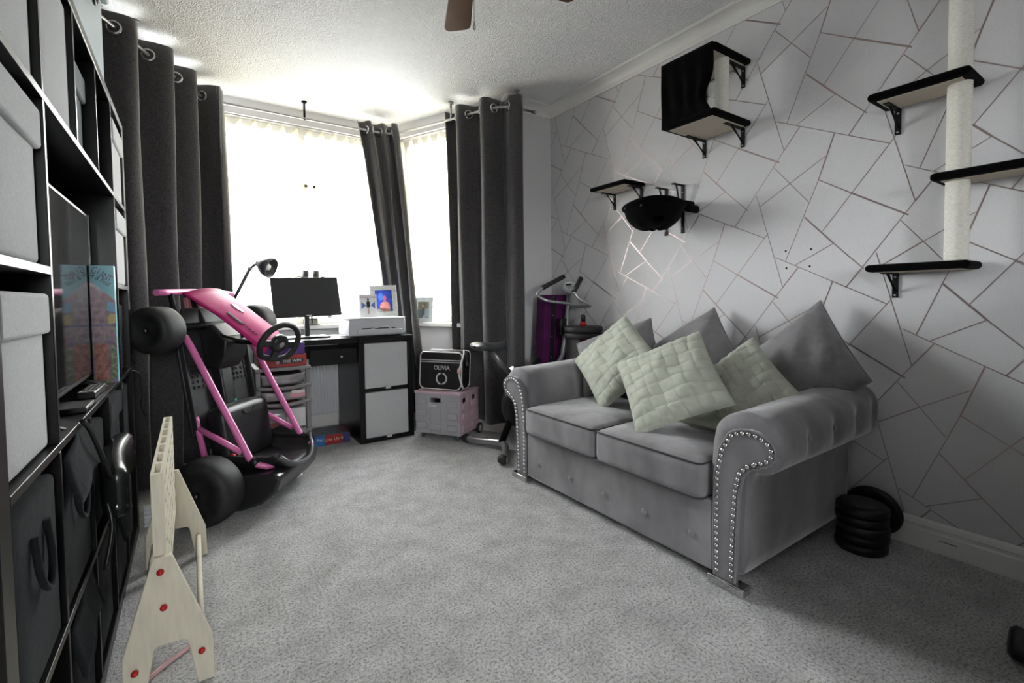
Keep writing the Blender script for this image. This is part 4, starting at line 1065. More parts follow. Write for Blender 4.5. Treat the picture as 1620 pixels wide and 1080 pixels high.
LEA_ = mat('black_vinyl_pad', (0.010, 0.010, 0.010), 0.4)
PLT = mat('black_weight_vinyl', (0.006, 0.006, 0.006), 0.45)
def plate(label, o, ax, r, h, group='loose weight plates by the sofa'):
    t = thing('weight_plate', label, 'weight plate', o, group)
    MB().lathe([(0.014, 0.0), (0.018, 0.004), (r * 0.45, 0.006), (r * 0.5, 0.0), (r * 0.92, 0.0), (r, h * 0.22), (r, h * 0.78), (r * 0.92, h), (r * 0.5, h), (r * 0.45, h - 0.006), (0.018, h - 0.004), (0.014, h)], o, ax, 40).build('disc', PLT, t)
    MB().lathe([(r * 0.70, 0), (r * 0.70, 0.002), (r * 0.64, 0.002)], Vector(o) + Vector(ax).normalized() * h, ax, 36).build('raised_ring', PLT, t)
ord_ = ['lowest', 'second lowest', 'middle', 'second highest', 'topmost']
for k in range(5):
    plate('black weight plate, %s of the stack beside the sofa' % ord_[k], (2.272 + 0.004 * (k % 2), 0.776 - 0.003 * (k % 3), 0.001 + 0.0375 * k), (0, 0, 1), 0.092, 0.0365)
plate('black weight plate leaning on the skirting behind the stack', (2.432, 0.790, 0.106), (0.35 * 0 + 0.985, 0.0, 0.17), 0.105, 0.026)
eq = thing('shade_blocker', 'black chair shape added to block fill light, only its rounded foot showing', 'shade_blocker', (1.78, -0.35, 0))  # unseen chair body added to keep fill light off the sofa side and carpet
rbox((1.20, -0.78, 0.06), (2.38, 0.10, 0.40), 0.03, sub=3).build('seat_base', LEA_, eq)
rbox((1.40, -0.74, 0.401), (2.18, -0.10, 0.52), 0.04, sub=3).build('seat_cushion', LEA_, eq)
rbox((1.20, -0.09, 0.401), (2.38, 0.11, 1.12), 0.06, sub=3).build('backrest', LEA_, eq)
for x in (1.20, 2.19): rbox((x, -0.78, 0.401), (x + 0.19, -0.095, 0.66), 0.05, sub=3).build('arm', LEA_, eq)
MB().tube(smooth_path([(1.925, 0.245, 0.031), (1.94, 0.16, 0.031), (1.95, 0.05, 0.036)]), 0.030, 14).build('floor_bar', PLT, eq)
MB().lathe([(0.034, -0.02), (0.046, -0.012), (0.046, 0.035), (0.036, 0.046)], (1.925, 0.245, 0.047), (-0.2, 1, 0.1), 24).build('foot', PLT, eq)
for (x, y) in ((1.26, -0.72), (2.32, -0.72), (1.26, 0.04), (2.32, 0.04)):
    MB().lathe([(0.022, 0), (0.030, 0.062)], (x, y, 0.001), (0, 0, 1), 16).build('foot', PLT, eq)

# ================================================================ PINK KART STANDING ON ITS TAIL
KO = Vector((0.072, 2.596, 0.0)); th, ln = math.radians(40.5), math.radians(8.5)
KU = Vector((math.sin(th), math.cos(th), 0)); n0 = Vector((math.cos(th), -math.sin(th), 0))
KV = Vector((0, 0, 1)) * math.cos(ln) - n0 * math.sin(ln); KW = n0 * math.cos(ln) + Vector((0, 0, 1)) * math.sin(ln)
K = lambda u, v, w: KO + KU * u + KV * v + KW * w
kart = thing('ride_on_kart', 'pink and black ride on kart standing upright on its tail by the curtain', 'kart', tuple(KO))
def wheel(u0, u1, v, w, r):
    ax = KU; o = K(u0, v, w); h = u1 - u0
    t = MB().lathe([(r * 0.55, 0.012), (r * 0.62, 0.0), (r * 0.86, 0.0), (r * 0.97, h * 0.14), (r, h * 0.34), (r, h * 0.66), (r * 0.97, h * 0.86), (r * 0.86, h), (r * 0.62, h), (r * 0.55, h - 0.012)], o, ax, 40).build('wheel', BLKRUB, kart)
    MB().lathe([(r * 0.54, 0.016), (r * 0.30, 0.022), (r * 0.2, 0.014), (0.012, 0.010), (0.012, h - 0.01), (r * 0.2, h - 0.014), (r * 0.54, h - 0.016)], o, ax, 30).build('rim', BLKPL, t)
    MB().lathe([(0.008, 0), (0.008, 0.006), (0.004, 0.008)], o + ax * 0.008, -ax, 10).build('axle_bolt', STEEL, t)
wheel(-0.075, 0.070, 0.166, -0.025, 0.160)
wheel(0.600, 0.700, 0.160, -0.020, 0.150)
wheel(-0.060, 0.075, 0.955, -0.145, 0.112)
wheel(0.665, 0.800, 0.955, -0.145, 0.112)
for (v, w) in ((0.166, -0.025), (0.955, -0.145)): tubeo('axle', [K(0.03, v, w), K(0.64, v, w)], 0.012, BLKMET, kart)
rp = [(0.196, 0.195), (0.200, 0.175), (0.222, 0.135), (0.256, 0.102), (0.40, 0.052), (0.544, 0.0), (0.70, -0.055), (0.867, -0.113), (0.905, -0.130), (0.928, -0.165)]
for u, uo in ((0.15, 1), (0.60, -1)):
    pth = [K(u + uo * (0.05 if i == 0 else 0.018 if i == 1 else 0), v, w) for i, (v, w) in enumerate(rp)]
    MB().tube(pth, 0.0165, 12).build('side_rail', PINK, kart)
    tubeo('side_strut', [K(u, 0.292, 0.062), K(u, 0.441, -0.145)], 0.0145, PINK, kart, 12)
    tubeo('rear_strut', [K(u, 0.50, -0.15), K(u, 0.441, -0.148), K(u - uo * 0.02, 0.29, -0.12)], 0.0145, PINK, kart, 12)
    tubeo('front_strut', [K(u, 0.928, -0.165), K(u, 0.86, -0.17)], 0.014, PINK, kart, 12)
    MB().lathe([(0.020, -0.018), (0.020, 0.018)], K(u, 0.235, 0.128), K(u, 0.256, 0.102) - K(u, 0.222, 0.135), 12).build('rail_clamp', BLKPL, kart)
bp = MB().tube([K(0.10, 1.145, -0.20), K(0.16, 1.148, -0.206), K(0.35, 1.155, -0.215), K(0.56, 1.150, -0.212), K(0.64, 1.14, -0.20)], 0.0165, 12).build('front_bumper', PINK, kart)
for u in (0.19, 0.55): tubeo('bumper_stay', [K(u, 1.14, -0.205), K(u, 0.93, -0.19)], 0.013, BLKMET, kart)
# foot tray with grip blocks
tr = MB(); tr.prism([(0.135, 0.40), (0.615, 0.40), (0.615, 0.90), (0.54, 1.06), (0.21, 1.06), (0.135, 0.90)], -0.185, -0.165, lambda a, b, c: K(a, b, c)); tr = tr.build('foot_tray', TRAY, kart, bevel=0.006)
for u in (0.135, 0.605): MB().box((u, 0.42, -0.166), (u + 0.012, 0.92, -0.140), lambda a, b, c: K(a, b, c)).build('tray_rim', TRAY, tr, bevel=0.003)
g0 = None
for (ua, ub) in ((0.165, 0.29), (0.46, 0.585)):
    for i in range(5):
        for j in range(5):
            c = K(lerp(ua, ub, i / 4), 0.645 + 0.028 * j, -0.162)
            if g0 is None:
                B = MB(); B.box((-0.009, -0.007, -0.004), (0.009, 0.007, 0.004), lambda a, b, c: KU * a + KV * b + KW * c); g0 = B.build('grip_block', BLKPL, None); g0.parent = tr; g0.location = c - origin(tr)
            else: copyo(g0, tr, c)
MB().box((0.33, 0.42, -0.166), (0.42, 0.74, -0.115), lambda a, b, c: K(a, b, c)).build('centre_spine', BLKPL, kart, bevel=0.010)
MB().lathe([(0.008, 0), (0.008, 0.006)], K(0.40, 0.53, -0.115), KW, 12).build('power_light', mat('teal_light', (0.05, 0.45, 0.35), 0.3), kart)
# steering pod, column and wheel
pod = MB(); pod.prism([(0.93, -0.17), (0.965, -0.10), (0.86, -0.02), (0.77, -0.045), (0.715, -0.10), (0.735, -0.165)], 0.29, 0.46, lambda a, b, c: K(c, a, b)); pod = pod.build('steering_pod', BLKPL, kart, bevel=0.010)
boxo('pod_label', (0.31, 0.0, 0.0), (0.44, 0.085, 0.002), mat('pod_grey', (0.30, 0.30, 0.33), 0.4), pod, T=lambda a, b, c: K(a, 0.955 - b * 0.80, -0.092 + b * 0.62 + c), bevel=0)
tubeo('steering_column', [K(0.37, 0.86, -0.06), K(0.37, 0.80, 0.20)], 0.014, BLKMET, kart)
for u in (0.30, 0.44): tubeo('tie_rod', [K(u, 0.93, -0.14), K(u, 0.84, 0.07)], 0.008, BLKMET, kart)
tubeo('cross_brace', [K(0.17, 0.965, -0.16), K(0.57, 0.965, -0.16)], 0.016, BLKMET, kart)
tubeo('front_upright', [K(0.30, 1.13, -0.20), K(0.335, 0.92, -0.155)], 0.018, BLKMET, kart)
# hood
def hood(s, t):
    near = [(1.140, -0.185), (0.995, -0.016), (0.877, 0.096), (0.791, 0.168), (0.755, 0.178)]
    far = [(1.165, -0.185), (1.060, -0.06), (0.955, 0.05), (0.875, 0.135), (0.835, 0.155)]
    x = t * 4; i = min(int(x), 3); f = x - i
    a = (lerp(near[i][0], near[i + 1][0], f), lerp(near[i][1], near[i + 1][1], f)); b = (lerp(far[i][0], far[i + 1][0], f), lerp(far[i][1], far[i + 1][1], f))
    v, w = lerp(a[0], b[0], s), lerp(a[1], b[1], s)
    bul = 0.030 * math.sin(math.pi * s) * (0.6 + 0.4 * t)
    nar = 0.03 * t
    return K(lerp(0.245 + nar, 0.525 - nar, s), v + bul * 0.7, w + bul * 0.7)
hd_ = MB().grid(hood, 12, 16).build('hood', HOTPINK, kart, solid=0.008, recalc=False)
def on_hood(s, t, d=0.006):
    p = hood(s, t); n = (hood(s + 0.02, t) - p).cross(hood(s, t + 0.02) - p).normalized()
    if n.dot(KW) < 0: n = -n
    return p, n
p, n = on_hood(0.22, 0.52); tx = (hood(0.22, 0.56) - hood(0.22, 0.48)).normalized()
T = frame(p + n * 0.006, tx, n)
for q in range(5):
    B = MB(); B.prism([(-0.05 + 0.021 * q, -0.006), (-0.040 + 0.021 * q, -0.008), (-0.036 + 0.021 * q, 0.004), (-0.044 + 0.021 * q, 0.007)], -0.001, 0.0015, T); B.build('script_mark', mat('dark_magenta', (0.10, 0.006, 0.04), 0.5), hd_)
p, n = on_hood(0.20, 0.36); tx = (hood(0.20, 0.40) - hood(0.20, 0.32)).normalized()
T = frame(p + n * 0.008, tx, n); boxo('badge', (-0.05, -0.008, -0.003), (0.05, 0.008, 0.003), mat('badge_slate', (0.12, 0.11, 0.12), 0.35), hd_, T=T)
p, n = on_hood(0.55, 0.30); tx = (hood(0.55, 0.34) - hood(0.55, 0.26)).normalized(); T = frame(p + n * 0.006, tx, n)
MB().prism([(-0.045, -0.01), (0.0, -0.02), (0.045, -0.006), (0.02, 0.012), (-0.03, 0.014)], -0.002, 0.002, T).build('decal', mat('decal_white', (0.62, 0.50, 0.54), 0.4), hd_)
boxo('hood_underside', (0.27, 1.02, -0.21), (0.50, 1.12, -0.185), mat('salmon_panel', (0.40, 0.16, 0.17), 0.5), kart, T=lambda a, b, c: K(a, b, c))
wn = (KW * 0.80 - KV * 0.55 - KU * 0.28).normalized(); wc = K(0.365, 0.80, 0.225)
wx_ = KU.cross(wn); wx_ = (KU - wn * KU.dot(wn)).normalized()
T = frame(wc, wx_, wn)
R_ = []
for k in range(40):
    a = 2 * math.pi * k / 40; rr = 0.112
    x, y = rr * math.cos(a) * 1.05, rr * math.sin(a)
    if y < -0.075: y = -0.075 - (abs(y) - 0.075) * 0.45
    R_.append(T(x, y, 0.0))
sw = MB().tube(R_, 0.0155, 10, closed=True).build('steering_wheel', BLKRUB, kart)
B = MB(); B.box((-0.105, -0.022, -0.010), (0.105, 0.014, 0.008), T); B.box((-0.022, -0.085, -0.010), (0.022, 0.0, 0.008), T); B.build('spoke', BLKPL, sw, bevel=0.006)
MB().lathe([(0.048, -0.02), (0.052, 0.0), (0.045, 0.014), (0.02, 0.018)], wc, wn, 24).build('hub', BLKPL, sw)
MB().lathe([(0.016, 0.016), (0.016, 0.020), (0.010, 0.021)], wc, wn, 16).build('hub_badge', mat('badge_grey', (0.32, 0.30, 0.28), 0.4), sw)
# seat
seat = rbox((0.185, 0.215, -0.16), (0.565, 0.525, -0.035), 0.045, sub=6, T=lambda a, b, c: K(a, b - 0.10 * max(0, abs(a - 0.375) - 0.10), c + 0.10 * max(0, abs(a - 0.375) - 0.08))).build('seat_base', BLKPL, kart)
B = MB(); B.prism([(0.25, 0.475), (0.335, 0.475), (0.35, 0.455), (0.42, 0.455), (0.435, 0.475), (0.51, 0.475), (0.51, 0.483), (0.43, 0.483), (0.415, 0.463), (0.355, 0.463), (0.34, 0.483), (0.25, 0.483)], -0.036, -0.030, lambda a, b, c: K(a, b, c)); B.build('seat_emboss', TRAY, seat)
SB = mat('satin_black_plastic', (0.020, 0.020, 0.021), 0.30)
def backshell(s, t):
    u = lerp(0.155, 0.590, s); e = abs(2 * s - 1)
    w = lerp(-0.06, 0.285 - 0.03 * e ** 3 - 0.085 * s ** 2, t)
    return K(u, 0.215 - 0.045 * math.sin(math.pi * s) * (1 - 0.3 * t) + 0.055 * e ** 5 - 0.045 * t + 0.02 * max(0, t - 0.85) * 6, w)
MB().grid(backshell, 22, 14).build('seat_back', SB, kart, solid=0.014, recalc=False)
for s in (0, 1):
    B = MB(); B.tube([backshell(s, t) + KV * 0.008 for t in [i / 10 for i in range(11)]], 0.010, 8); B.build('seat_rim', SB, kart)
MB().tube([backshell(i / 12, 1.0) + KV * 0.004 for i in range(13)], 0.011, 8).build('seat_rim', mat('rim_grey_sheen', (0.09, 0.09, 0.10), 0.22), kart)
hull = MB(); hull.prism([(-0.18, 0.02), (0.05, 0.012), (0.16, 0.035), (0.25, 0.085), (0.285, 0.150), (0.26, 0.175), (0.10, 0.185), (-0.10, 0.23), (-0.18, 0.23)], 0.095, 0.630, lambda a, b, c: K(c, b, a - (0.10 if c > 0.4 else 0.0) * max(0, a) / 0.28))
hull.build('rear_body', SB, kart, bevel=0.03, seg=4)
boxo('reflector', (0.30, 0.082, 0.2355), (0.37, 0.088, 0.2395), CHROME, kart, T=lambda a, b, c: K(a, b + 0.55 * (a - 0.3) * 0, c), bevel=0.001)
MB().lathe([(0.016, 0), (0.018, 0.006), (0.010, 0.016)], K(0.19, 0.265, -0.02), (KW - KU).normalized(), 12).build('wire_loom', REDP, kart)

# ================================================================ GIANT FOUR IN A ROW GAME
toy = thing('four_in_a_row_game', 'pale wooden giant four in a row stand with red knobs by the shelves', 'garden game', (-0.08, 1.92, 0))
def endpanel(y):
    P = [(-0.106, 0.378), (-0.064, 0.378), (0.021, 0.122), (0.024, 0.001), (-0.017, 0.001), (-0.036, 0.128), (-0.043, 0.136), (-0.102, 0.140), (-0.110, 0.134), (-0.133, 0.001), (-0.180, 0.001), (-0.177, 0.135)]
    B = MB(); B.prism(P, y, y + 0.015, lambda a, b, c: Vector((a, c, b))); return B.build('end_panel', PLY, toy, bevel=0.003)
for y in (1.536, 2.312):
    e = endpanel(y)
    for (x, z) in ((-0.090, 0.341), (-0.086, 0.244), (-0.006, 0.092), (-0.151, 0.094)):
        s = -1 if y < 2 else 1
        MB().lathe([(0.0065, 0), (0.0085, 0.004), (0.0085, 0.008), (0.005, 0.0125), (0.001, 0.014)], (x, y if s < 0 else y + 0.015, z), (0, s, 0), 14).build('knob', REDP, e)
# board: two slotted faces with a gap, slot openings on top
xa, xb = -0.1045, -0.0765
def slotted(x0, x1):
    B = MB(); ya, yb, za, zb = 1.553, 2.310, 0.236, 0.598
    nc, nr = 7, 6; pw = (yb - ya) / nc; ph = (zb - za - 0.03) / nr
    # frame bars between slots
    ys = [ya]; 
    for i in range(nc): c = ya + pw * (i + .5); ys += [c - 0.036, c + 0.036]
    ys.append(yb)
    for i in range(0, len(ys), 2): B.box((x0, ys[i], za), (x1, ys[i + 1], zb))
    for i in range(nc):
        c = ya + pw * (i + .5); zz = [za]
        for j in range(nr): cz = za + 0.012 + ph * (j + .5); zz += [cz - 0.010, cz + 0.010]
        zz.append(zb)
        for j in range(0, len(zz), 2): B.box((x0, c - 0.036, zz[j]), (x1, c + 0.036, zz[j + 1]))
    return B.build('slotted_board', PLY, toy)
WHT = PLY
f1 = slotted(xa, xa + 0.007); f2 = slotted(xb - 0.007, xb)
for y in (1.553, 2.303): boxo('edge_strip', (xa + 0.0072, y, 0.236), (xb - 0.0072, y + 0.007, 0.598), PLY, toy, bevel=0)
for i in range(8):
    y = 1.553 + (2.310 - 1.553) / 7 * i
    boxo('divider', (xa + 0.0072, y - 0.012 if i else y + 0.0075, 0.24), (xb - 0.0072, min(y + 0.012, 2.3025), 0.5975), PLY, toy, bevel=0)
boxo('release_bar', (xa + 0.0072, 1.5605, 0.236), (xb - 0.0072, 2.3025, 0.2395), PLY, toy, bevel=0)
for (x, z) in ((-0.006, 0.092), (-0.151, 0.094), (-0.086, 0.222)):
    tubeo('cross_rod', [(x, 1.5515, z), (x, 2.3115, z)], 0.009, PLY, toy, 14)
cord = MB().tube(smooth_path([(-0.148, 1.60, 0.012), (-0.10, 1.66, 0.010), (-0.05, 1.70, 0.008), (-0.02, 1.74, 0.008)]), 0.004, 8)
cord.tube(smooth_path([(-0.148, 1.60, 0.006), (-0.11, 1.645, 0.006), (-0.06, 1.685, 0.006), (-0.035, 1.705, 0.006)]), 0.004, 8)
tag(cord.build('pink_cord', mat('pale_pink_cord', (0.55, 0.33, 0.34), 0.7), None), 'pale pink cord lying on the carpet behind the wooden game leg', 'cord')

# ================================================================ SHELVING UNIT ON THE LEFT
BX0, BX1 = -0.62, -0.23
VY = [0.945, 1.315, 1.657, 2.000, 2.343, 2.720]                # left faces of the uprights
ZR = [0.0, 0.375, 0.750, 1.109, 1.457, 1.812]                   # undersides of boards
shelf = thing('cube_bookcase', 'tall black brown cube bookcase along the left wall around the television', 'bookcase', (-0.425, 1.85, 0))
boxo('end_panel', (BX0, 0.930, 0.001), (BX1, 0.985, 1.845), BLKWOOD, shelf)
boxo('end_panel', (BX0, 2.690, 0.001), (BX1, 2.745, 1.845), BLKWOOD, shelf)
boxo('base_board', (BX0, 0.985, 0.001), (BX1, 2.690, 0.040), BLKWOOD, shelf)
boxo('top_board', (BX0, 0.985, 1.812), (BX1, 2.690, 1.845), BLKWOOD, shelf)
for z in (0.375, 0.750, 1.457): boxo('shelf_board', (BX0, 0.985, z), (BX1, 2.690, z + 0.017), BLKWOOD, shelf, bevel=0.0015)
for (a, b) in ((0.985, 1.300), (2.352, 2.690)): boxo('shelf_board', (BX0, a, 1.109), (BX1, b, 1.126), BLKWOOD, shelf, bevel=0.0015)
for k, y in enumerate((1.300, 1.650, 1.993, 2.337)):
    for (z0, z1) in ((0.040, 0.375), (0.392, 0.750), (1.474, 1.812)): boxo('upright', (BX0, y, z0), (BX1, y + 0.015, z1), BLKWOOD, shelf, bevel=0.0015)
    if k in (0, 3): boxo('upright', (BX0, y, 0.767), (BX1, y + 0.015, 1.457), BLKWOOD, shelf, bevel=0.0015)
boxo('back_panel', (BX0 - 0.008, 0.95, 0.02), (BX0 - 0.001, 2.73, 1.83), BLKWOOD, shelf, bevel=0)

cols = [(0.990, 1.296), (1.319, 1.646), (1.669, 1.989), (2.012, 2.333), (2.356, 2.686)]
rows = [(0.041, 0.374), (0.393, 0.749), (0.768, 1.108), (1.127, 1.456), (1.475, 1.811)]
def bin_(c, r, m, label, h=None, front=-0.245, rim=False, handle=False, flap=False, inset=0.012):
    y0, y1 = cols[c]; z0, z1 = rows[r]; y0 += inset; y1 -= inset; z1 = z0 + (h or (z1 - z0) * 0.86)
    t = thing('storage_bin', label, 'storage bin', (-0.41, (y0 + y1) / 2, z0), 'fabric storage bins in the cube bookcase')
    rbox((-0.585, y0, z0 + 0.0005), (front, y1, z1), 0.012, sub=4).build('bin_body', m, t)
    if rim:
        B = MB(); e = 0.006
        B.prism([(-0.585 - e, y0 - e), (front + e + 0.004, y0 - e), (front + e + 0.004, y1 + e), (-0.585 - e, y1 + e)], z1 - 0.075, z1 + 0.004, lambda a, b, c: Vector((a, b, c))); B.build('folded_rim', m, t, bevel=0.008, seg=3)
    if handle:
        P = smooth_path([(front + 0.004, y0 + 0.10, z1 - 0.06), (front + 0.010, y0 + 0.10, z1 - 0.13), (front + 0.013, (y0 + y1) / 2, z1 - 0.17), (front + 0.010, y1 - 0.10, z1 - 0.13), (front + 0.004, y1 - 0.10, z1 - 0.06)], 6)
        MB().tube(P, 0.006, 8).build('handle', m, t)
    if flap:
        def fp(s, v): return (front + 0.004 + 0.022 * v ** 1.3 + 0.006 * math.sin(6 * s), lerp(y0 + 0.01, y1 - 0.01, s), z1 + 0.006 - 0.11 * v + 0.03 * math.sin(2.5 * s))
        MB().grid(fp, 12, 8).build('flap', m, t, solid=0.004)
    return t
bin_(0, 2, LBIN, 'pale grey bin in the nearest column just above the television shelf level', 0.300, -0.242, rim=True)
bin_(0, 3, LBIN, 'pale grey bin with folded rim in the nearest column beside the television', 0.300, -0.242, rim=True)
bin_(0, 4, LBIN, 'pale grey bin at the near end of the top row', 0.325, -0.240)
bin_(1, 4, LBIN, 'pale grey bin second from the near end of the top row', 0.325, -0.240)
bin_(2, 4, mat('slate_teal_fabric', (0.12, 0.14, 0.145), 0.9), 'slate coloured bin set back in the middle of the top row', 0.27, -0.262, rim=True)
bin_(4, 4, LBIN, 'white bin at the curtain end of the top row', 0.285, -0.236, rim=True)
bin_(4, 3, LBIN, 'white bin at the curtain end level with the top of the television', 0.290, -0.236, rim=True)
bin_(4, 2, DBIN, 'charcoal bin beside the puzzle box at the curtain end', 0.28, -0.25)
bin_(0, 1, DBIN, 'charcoal bin with rope handle in the nearest column below the television shelf', 0.325, -0.236, handle=True)
bin_(1, 1, DBIN, 'charcoal bin with drooping front under the near half of the television', 0.325, -0.236, flap=True, handle=True)
bin_(2, 1, DBIN, 'charcoal bin behind the hanging black pouch', 0.30, -0.245)
bin_(3, 1, DBIN, 'charcoal bin with fold over top under the remote control', 0.325, -0.240, rim=True)
bin_(4, 1, DBIN, 'charcoal bin at the curtain end of the second lowest row', 0.31, -0.245)
bin_(1, 0, DBIN, 'charcoal bin with folded flap second from the near end of the bottom row', 0.30, -0.240, flap=True)
bin_(2, 0, DBIN, 'charcoal bin in the middle of the bottom row behind the wooden game', 0.30, -0.240)
bin_(3, 0, DBIN, 'charcoal bin with limp flap in the bottom row behind the wooden game board', 0.31, -0.236, flap=True)
bin_(4, 0, DBIN, 'charcoal bin at the curtain end of the bottom row', 0.30, -0.245)
ty = thing('orange_toy', 'small orange toy in the dark cube at the bottom left', 'toy', (-0.40, 1.13, 0.0405))
B = MB(); B.tube(smooth_path([(-0.33, 1.06, 0.055), (-0.31, 1.14, 0.07), (-0.33, 1.20, 0.10), (-0.36, 1.22, 0.16)]), [0.014] * 18 + [0.010], 8); B.build('toy_arm', mat('orange_plush', (0.35, 0.10, 0.02), 0.8), ty)
rbox((-0.46, 1.05, 0.041), (-0.35, 1.20, 0.17), 0.04, sub=3).build('toy_body', mat('orange_plush', (0.35, 0.10, 0.02), 0.8), ty)

# black pouch hanging from a strap over the shelf edge
po = thing('black_pouch', 'shiny black pouch hanging by a thin strap in front of the charcoal bins', 'pouch', (-0.20, 1.80, 0.45))
LEA = mat('black_leatherette', (0.012, 0.013, 0.013), 0.25)
rbox((-0.228, 1.70, 0.455), (-0.165, 2.06, 0.600), 0.03, sub=5, T=lambda a, b, c: Vector((a + 0.02 * math.sin(9 * b), b, c + 0.10 * (b - 1.85)))).build('pouch_body', LEA, po)
MB().tube(smooth_path([(-0.224, 1.50, 0.772), (-0.214, 1.53, 0.74), (-0.205, 1.60, 0.66), (-0.20, 1.69, 0.57)]), 0.006, 8).build('strap', LEA, po)
MB().tube(smooth_path([(-0.21, 1.70, 0.50), (-0.20, 1.685, 0.43), (-0.215, 1.66, 0.33)]), 0.006, 8).build('strap', LEA, po)
MB().lathe([(0.008, 0), (0.009, 0.004), (0.004, 0.008)], (-0.190, 1.692, 0.485), (1, -0.4, 0), 10).build('buckle', STEEL, po)

# television with glossy screen
tv = thing('television', 'black flat television with glossy screen inside the bookcase', 'television', (-0.33, 1.75, 0.767))
boxo('tv_body', (-0.350, 1.330, 0.800), (-0.296, 2.250, 1.368), BLKPL, tv, bevel=0.004)
boxo('tv_screen', (-0.296, 1.342, 0.815), (-0.2945, 2.238, 1.356), mat('tv_glass', (0.010, 0.010, 0.011), 0.07, spec=0.8), tv, bevel=0)
boxo('bezel_edge', (-0.2965, 2.238, 0.800), (-0.2930, 2.2505, 1.368), mat('tv_bezel', (0.05, 0.05, 0.055), 0.2), tv, bevel=0.001)
for y in (1.45, 2.12):
    B = MB(); B.add([(-0.36, y - 0.008, 0.80), (-0.31, y - 0.008, 0.80), (-0.245, y - 0.008, 0.7675), (-0.255, y - 0.008, 0.7675), (-0.36, y + 0.008, 0.80), (-0.31, y + 0.008, 0.80), (-0.245, y + 0.008, 0.7675), (-0.255, y + 0.008, 0.7675)], [(0, 1, 2, 3), (7, 6, 5, 4), (0, 4, 5, 1), (1, 5, 6, 2), (2, 6, 7, 3), (3, 7, 4, 0)]); B.build('tv_foot', BLKPL, tv)
rm = thing('remote_control', 'black remote control on the shelf in front of the television', 'remote control', (-0.27, 1.95, 0.767))
T = frame((-0.268, 1.86, 0.7675), (0.02, 1, 0), (0, 0, 1))
boxo('remote_body', (0, -0.022, 0), (0.19, 0.022, 0.020), BLKPL, rm, T=T, bevel=0.004)
for i in range(7):
    for j in range(3): boxo('button', (0.045 + 0.019 * i, -0.015 + 0.0115 * j, 0.020), (0.056 + 0.019 * i, -0.008 + 0.0115 * j, 0.0222), mat('button_grey', (0.10, 0.10, 0.10), 0.4), rm, T=T, bevel=0.0008)
boxo('remote_panel', (0.008, -0.018, 0.020), (0.036, 0.018, 0.0212), mat('remote_gloss', (0.3, 0.3, 0.3), 0.2), rm, T=T, bevel=0)
dv = thing('media_box', 'small black media box at the shelf edge near the remote', 'media box', (-0.28, 1.66, 0.767))
boxo('case', (-0.36, 1.63, 0.7675), (-0.234, 1.755, 0.782), BLKPL, dv)
boxo('silver_edge', (-0.2345, 1.64, 0.772), (-0.2325, 1.75, 0.776), CHROME, dv, bevel=0)

# look and find puzzle box beside the television
pz = thing('puzzle_box', 'tall blue puzzle box printed with a crowded castle scene beside the television', 'puzzle box', (-0.258, 2.24, 0.767))
PX0, PX1, PY, PZ0, PZ1 = -0.2915, -0.2255, 2.195, 0.7675, 1.186
def crowd_nodes(M, nt, b, tc):
    N, Lk = nt.nodes, nt.links
    v = N.new('ShaderNodeTexVoronoi'); v.inputs['Scale'].default_value = 75; Lk.new(tc.outputs['Object'], v.inputs['Vector'])
    h = N.new('ShaderNodeHueSaturation'); h.inputs['Saturation'].default_value = 0.75; h.inputs['Value'].default_value = 0.40
    mx = N.new('ShaderNodeMix'); mx.data_type = 'RGBA'; mx.inputs['Factor'].default_value = 0.5
    Lk.new(v.outputs['Color'], h.inputs['Color']); Lk.new(h.outputs[0], mx.inputs[6]); mx.inputs[7].default_value = (0.26, 0.13, 0.12, 1)
    Lk.new(mx.outputs[2], b.inputs['Base Color'])
boxo('box_body', (PX0, PY, PZ0), (PX1, PY + 0.042, PZ1), mat('puzzle_blue', (0.16, 0.42, 0.50), 0.3), pz, bevel=0.001)
Q = lambda a, b, c: Vector((PX0 + a * (PX1 - PX0), PY - c, PZ0 + b * (PZ1 - PZ0)))
CROWD = mat('crowd_print', (0.3, 0.2, 0.2), 0.25, coat=0.4, nodes=crowd_nodes)
B = MB(); B.prism([(0.0, 0.0), (1, 0.0), (1, 0.70), (0.80, 0.74), (0.0, 0.87)], 0.0002, 0.0010, Q); B.build('picture_panel', CROWD, pz)
for (pts, m_) in (([(0.62, 0.62), (0.98, 0.60), (0.98, 0.68), (0.72, 0.70)], mat('print_sky', (0.12, 0.30, 0.48), 0.3)),
                  ([(0.70, 0.50), (0.99, 0.51), (0.99, 0.585), (0.80, 0.59), (0.66, 0.56)], mat('print_gold', (0.45, 0.32, 0.10), 0.3)),
                  ([(0.02, 0.36), (0.55, 0.36), (0.60, 0.62), (0.30, 0.80), (0.02, 0.82)], mat('print_mauve', (0.34, 0.24, 0.28), 0.25, noise=(60, 0.4))),
                  ([(0.72, 0.05), (0.98, 0.04), (0.98, 0.30), (0.78, 0.32)], mat('print_green', (0.14, 0.18, 0.10), 0.3, noise=(90, 0.8))),
                  ([(0.05, 0.03), (0.65, 0.03), (0.60, 0.34), (0.08, 0.34)], mat('print_rust', (0.36, 0.16, 0.13), 0.25, noise=(70, 0.5)))):
    B = MB(); B.prism(pts, 0.0010, 0.0015, Q); B.build('printed_patch', m_, pz)
boxo('blue_rule', (PX0, PY - 0.0018, PZ0 + 0.205), (PX1, PY - 0.0014, PZ0 + 0.208), mat('print_rule', (0.03, 0.06, 0.25), 0.3), pz, bevel=0)
INK = mat('print_plum', (0.10, 0.03, 0.12), 0.4)
for i, chh in enumerate('GIANT'):
    text(chh, 0.033, Q(0.20 + 0.155 * i, 0.958 - 0.0175 * i, 0.0006), (1, 0, -0.45), (0, -1, 0), INK, pz, extrude=0.0003, sx=0.60)
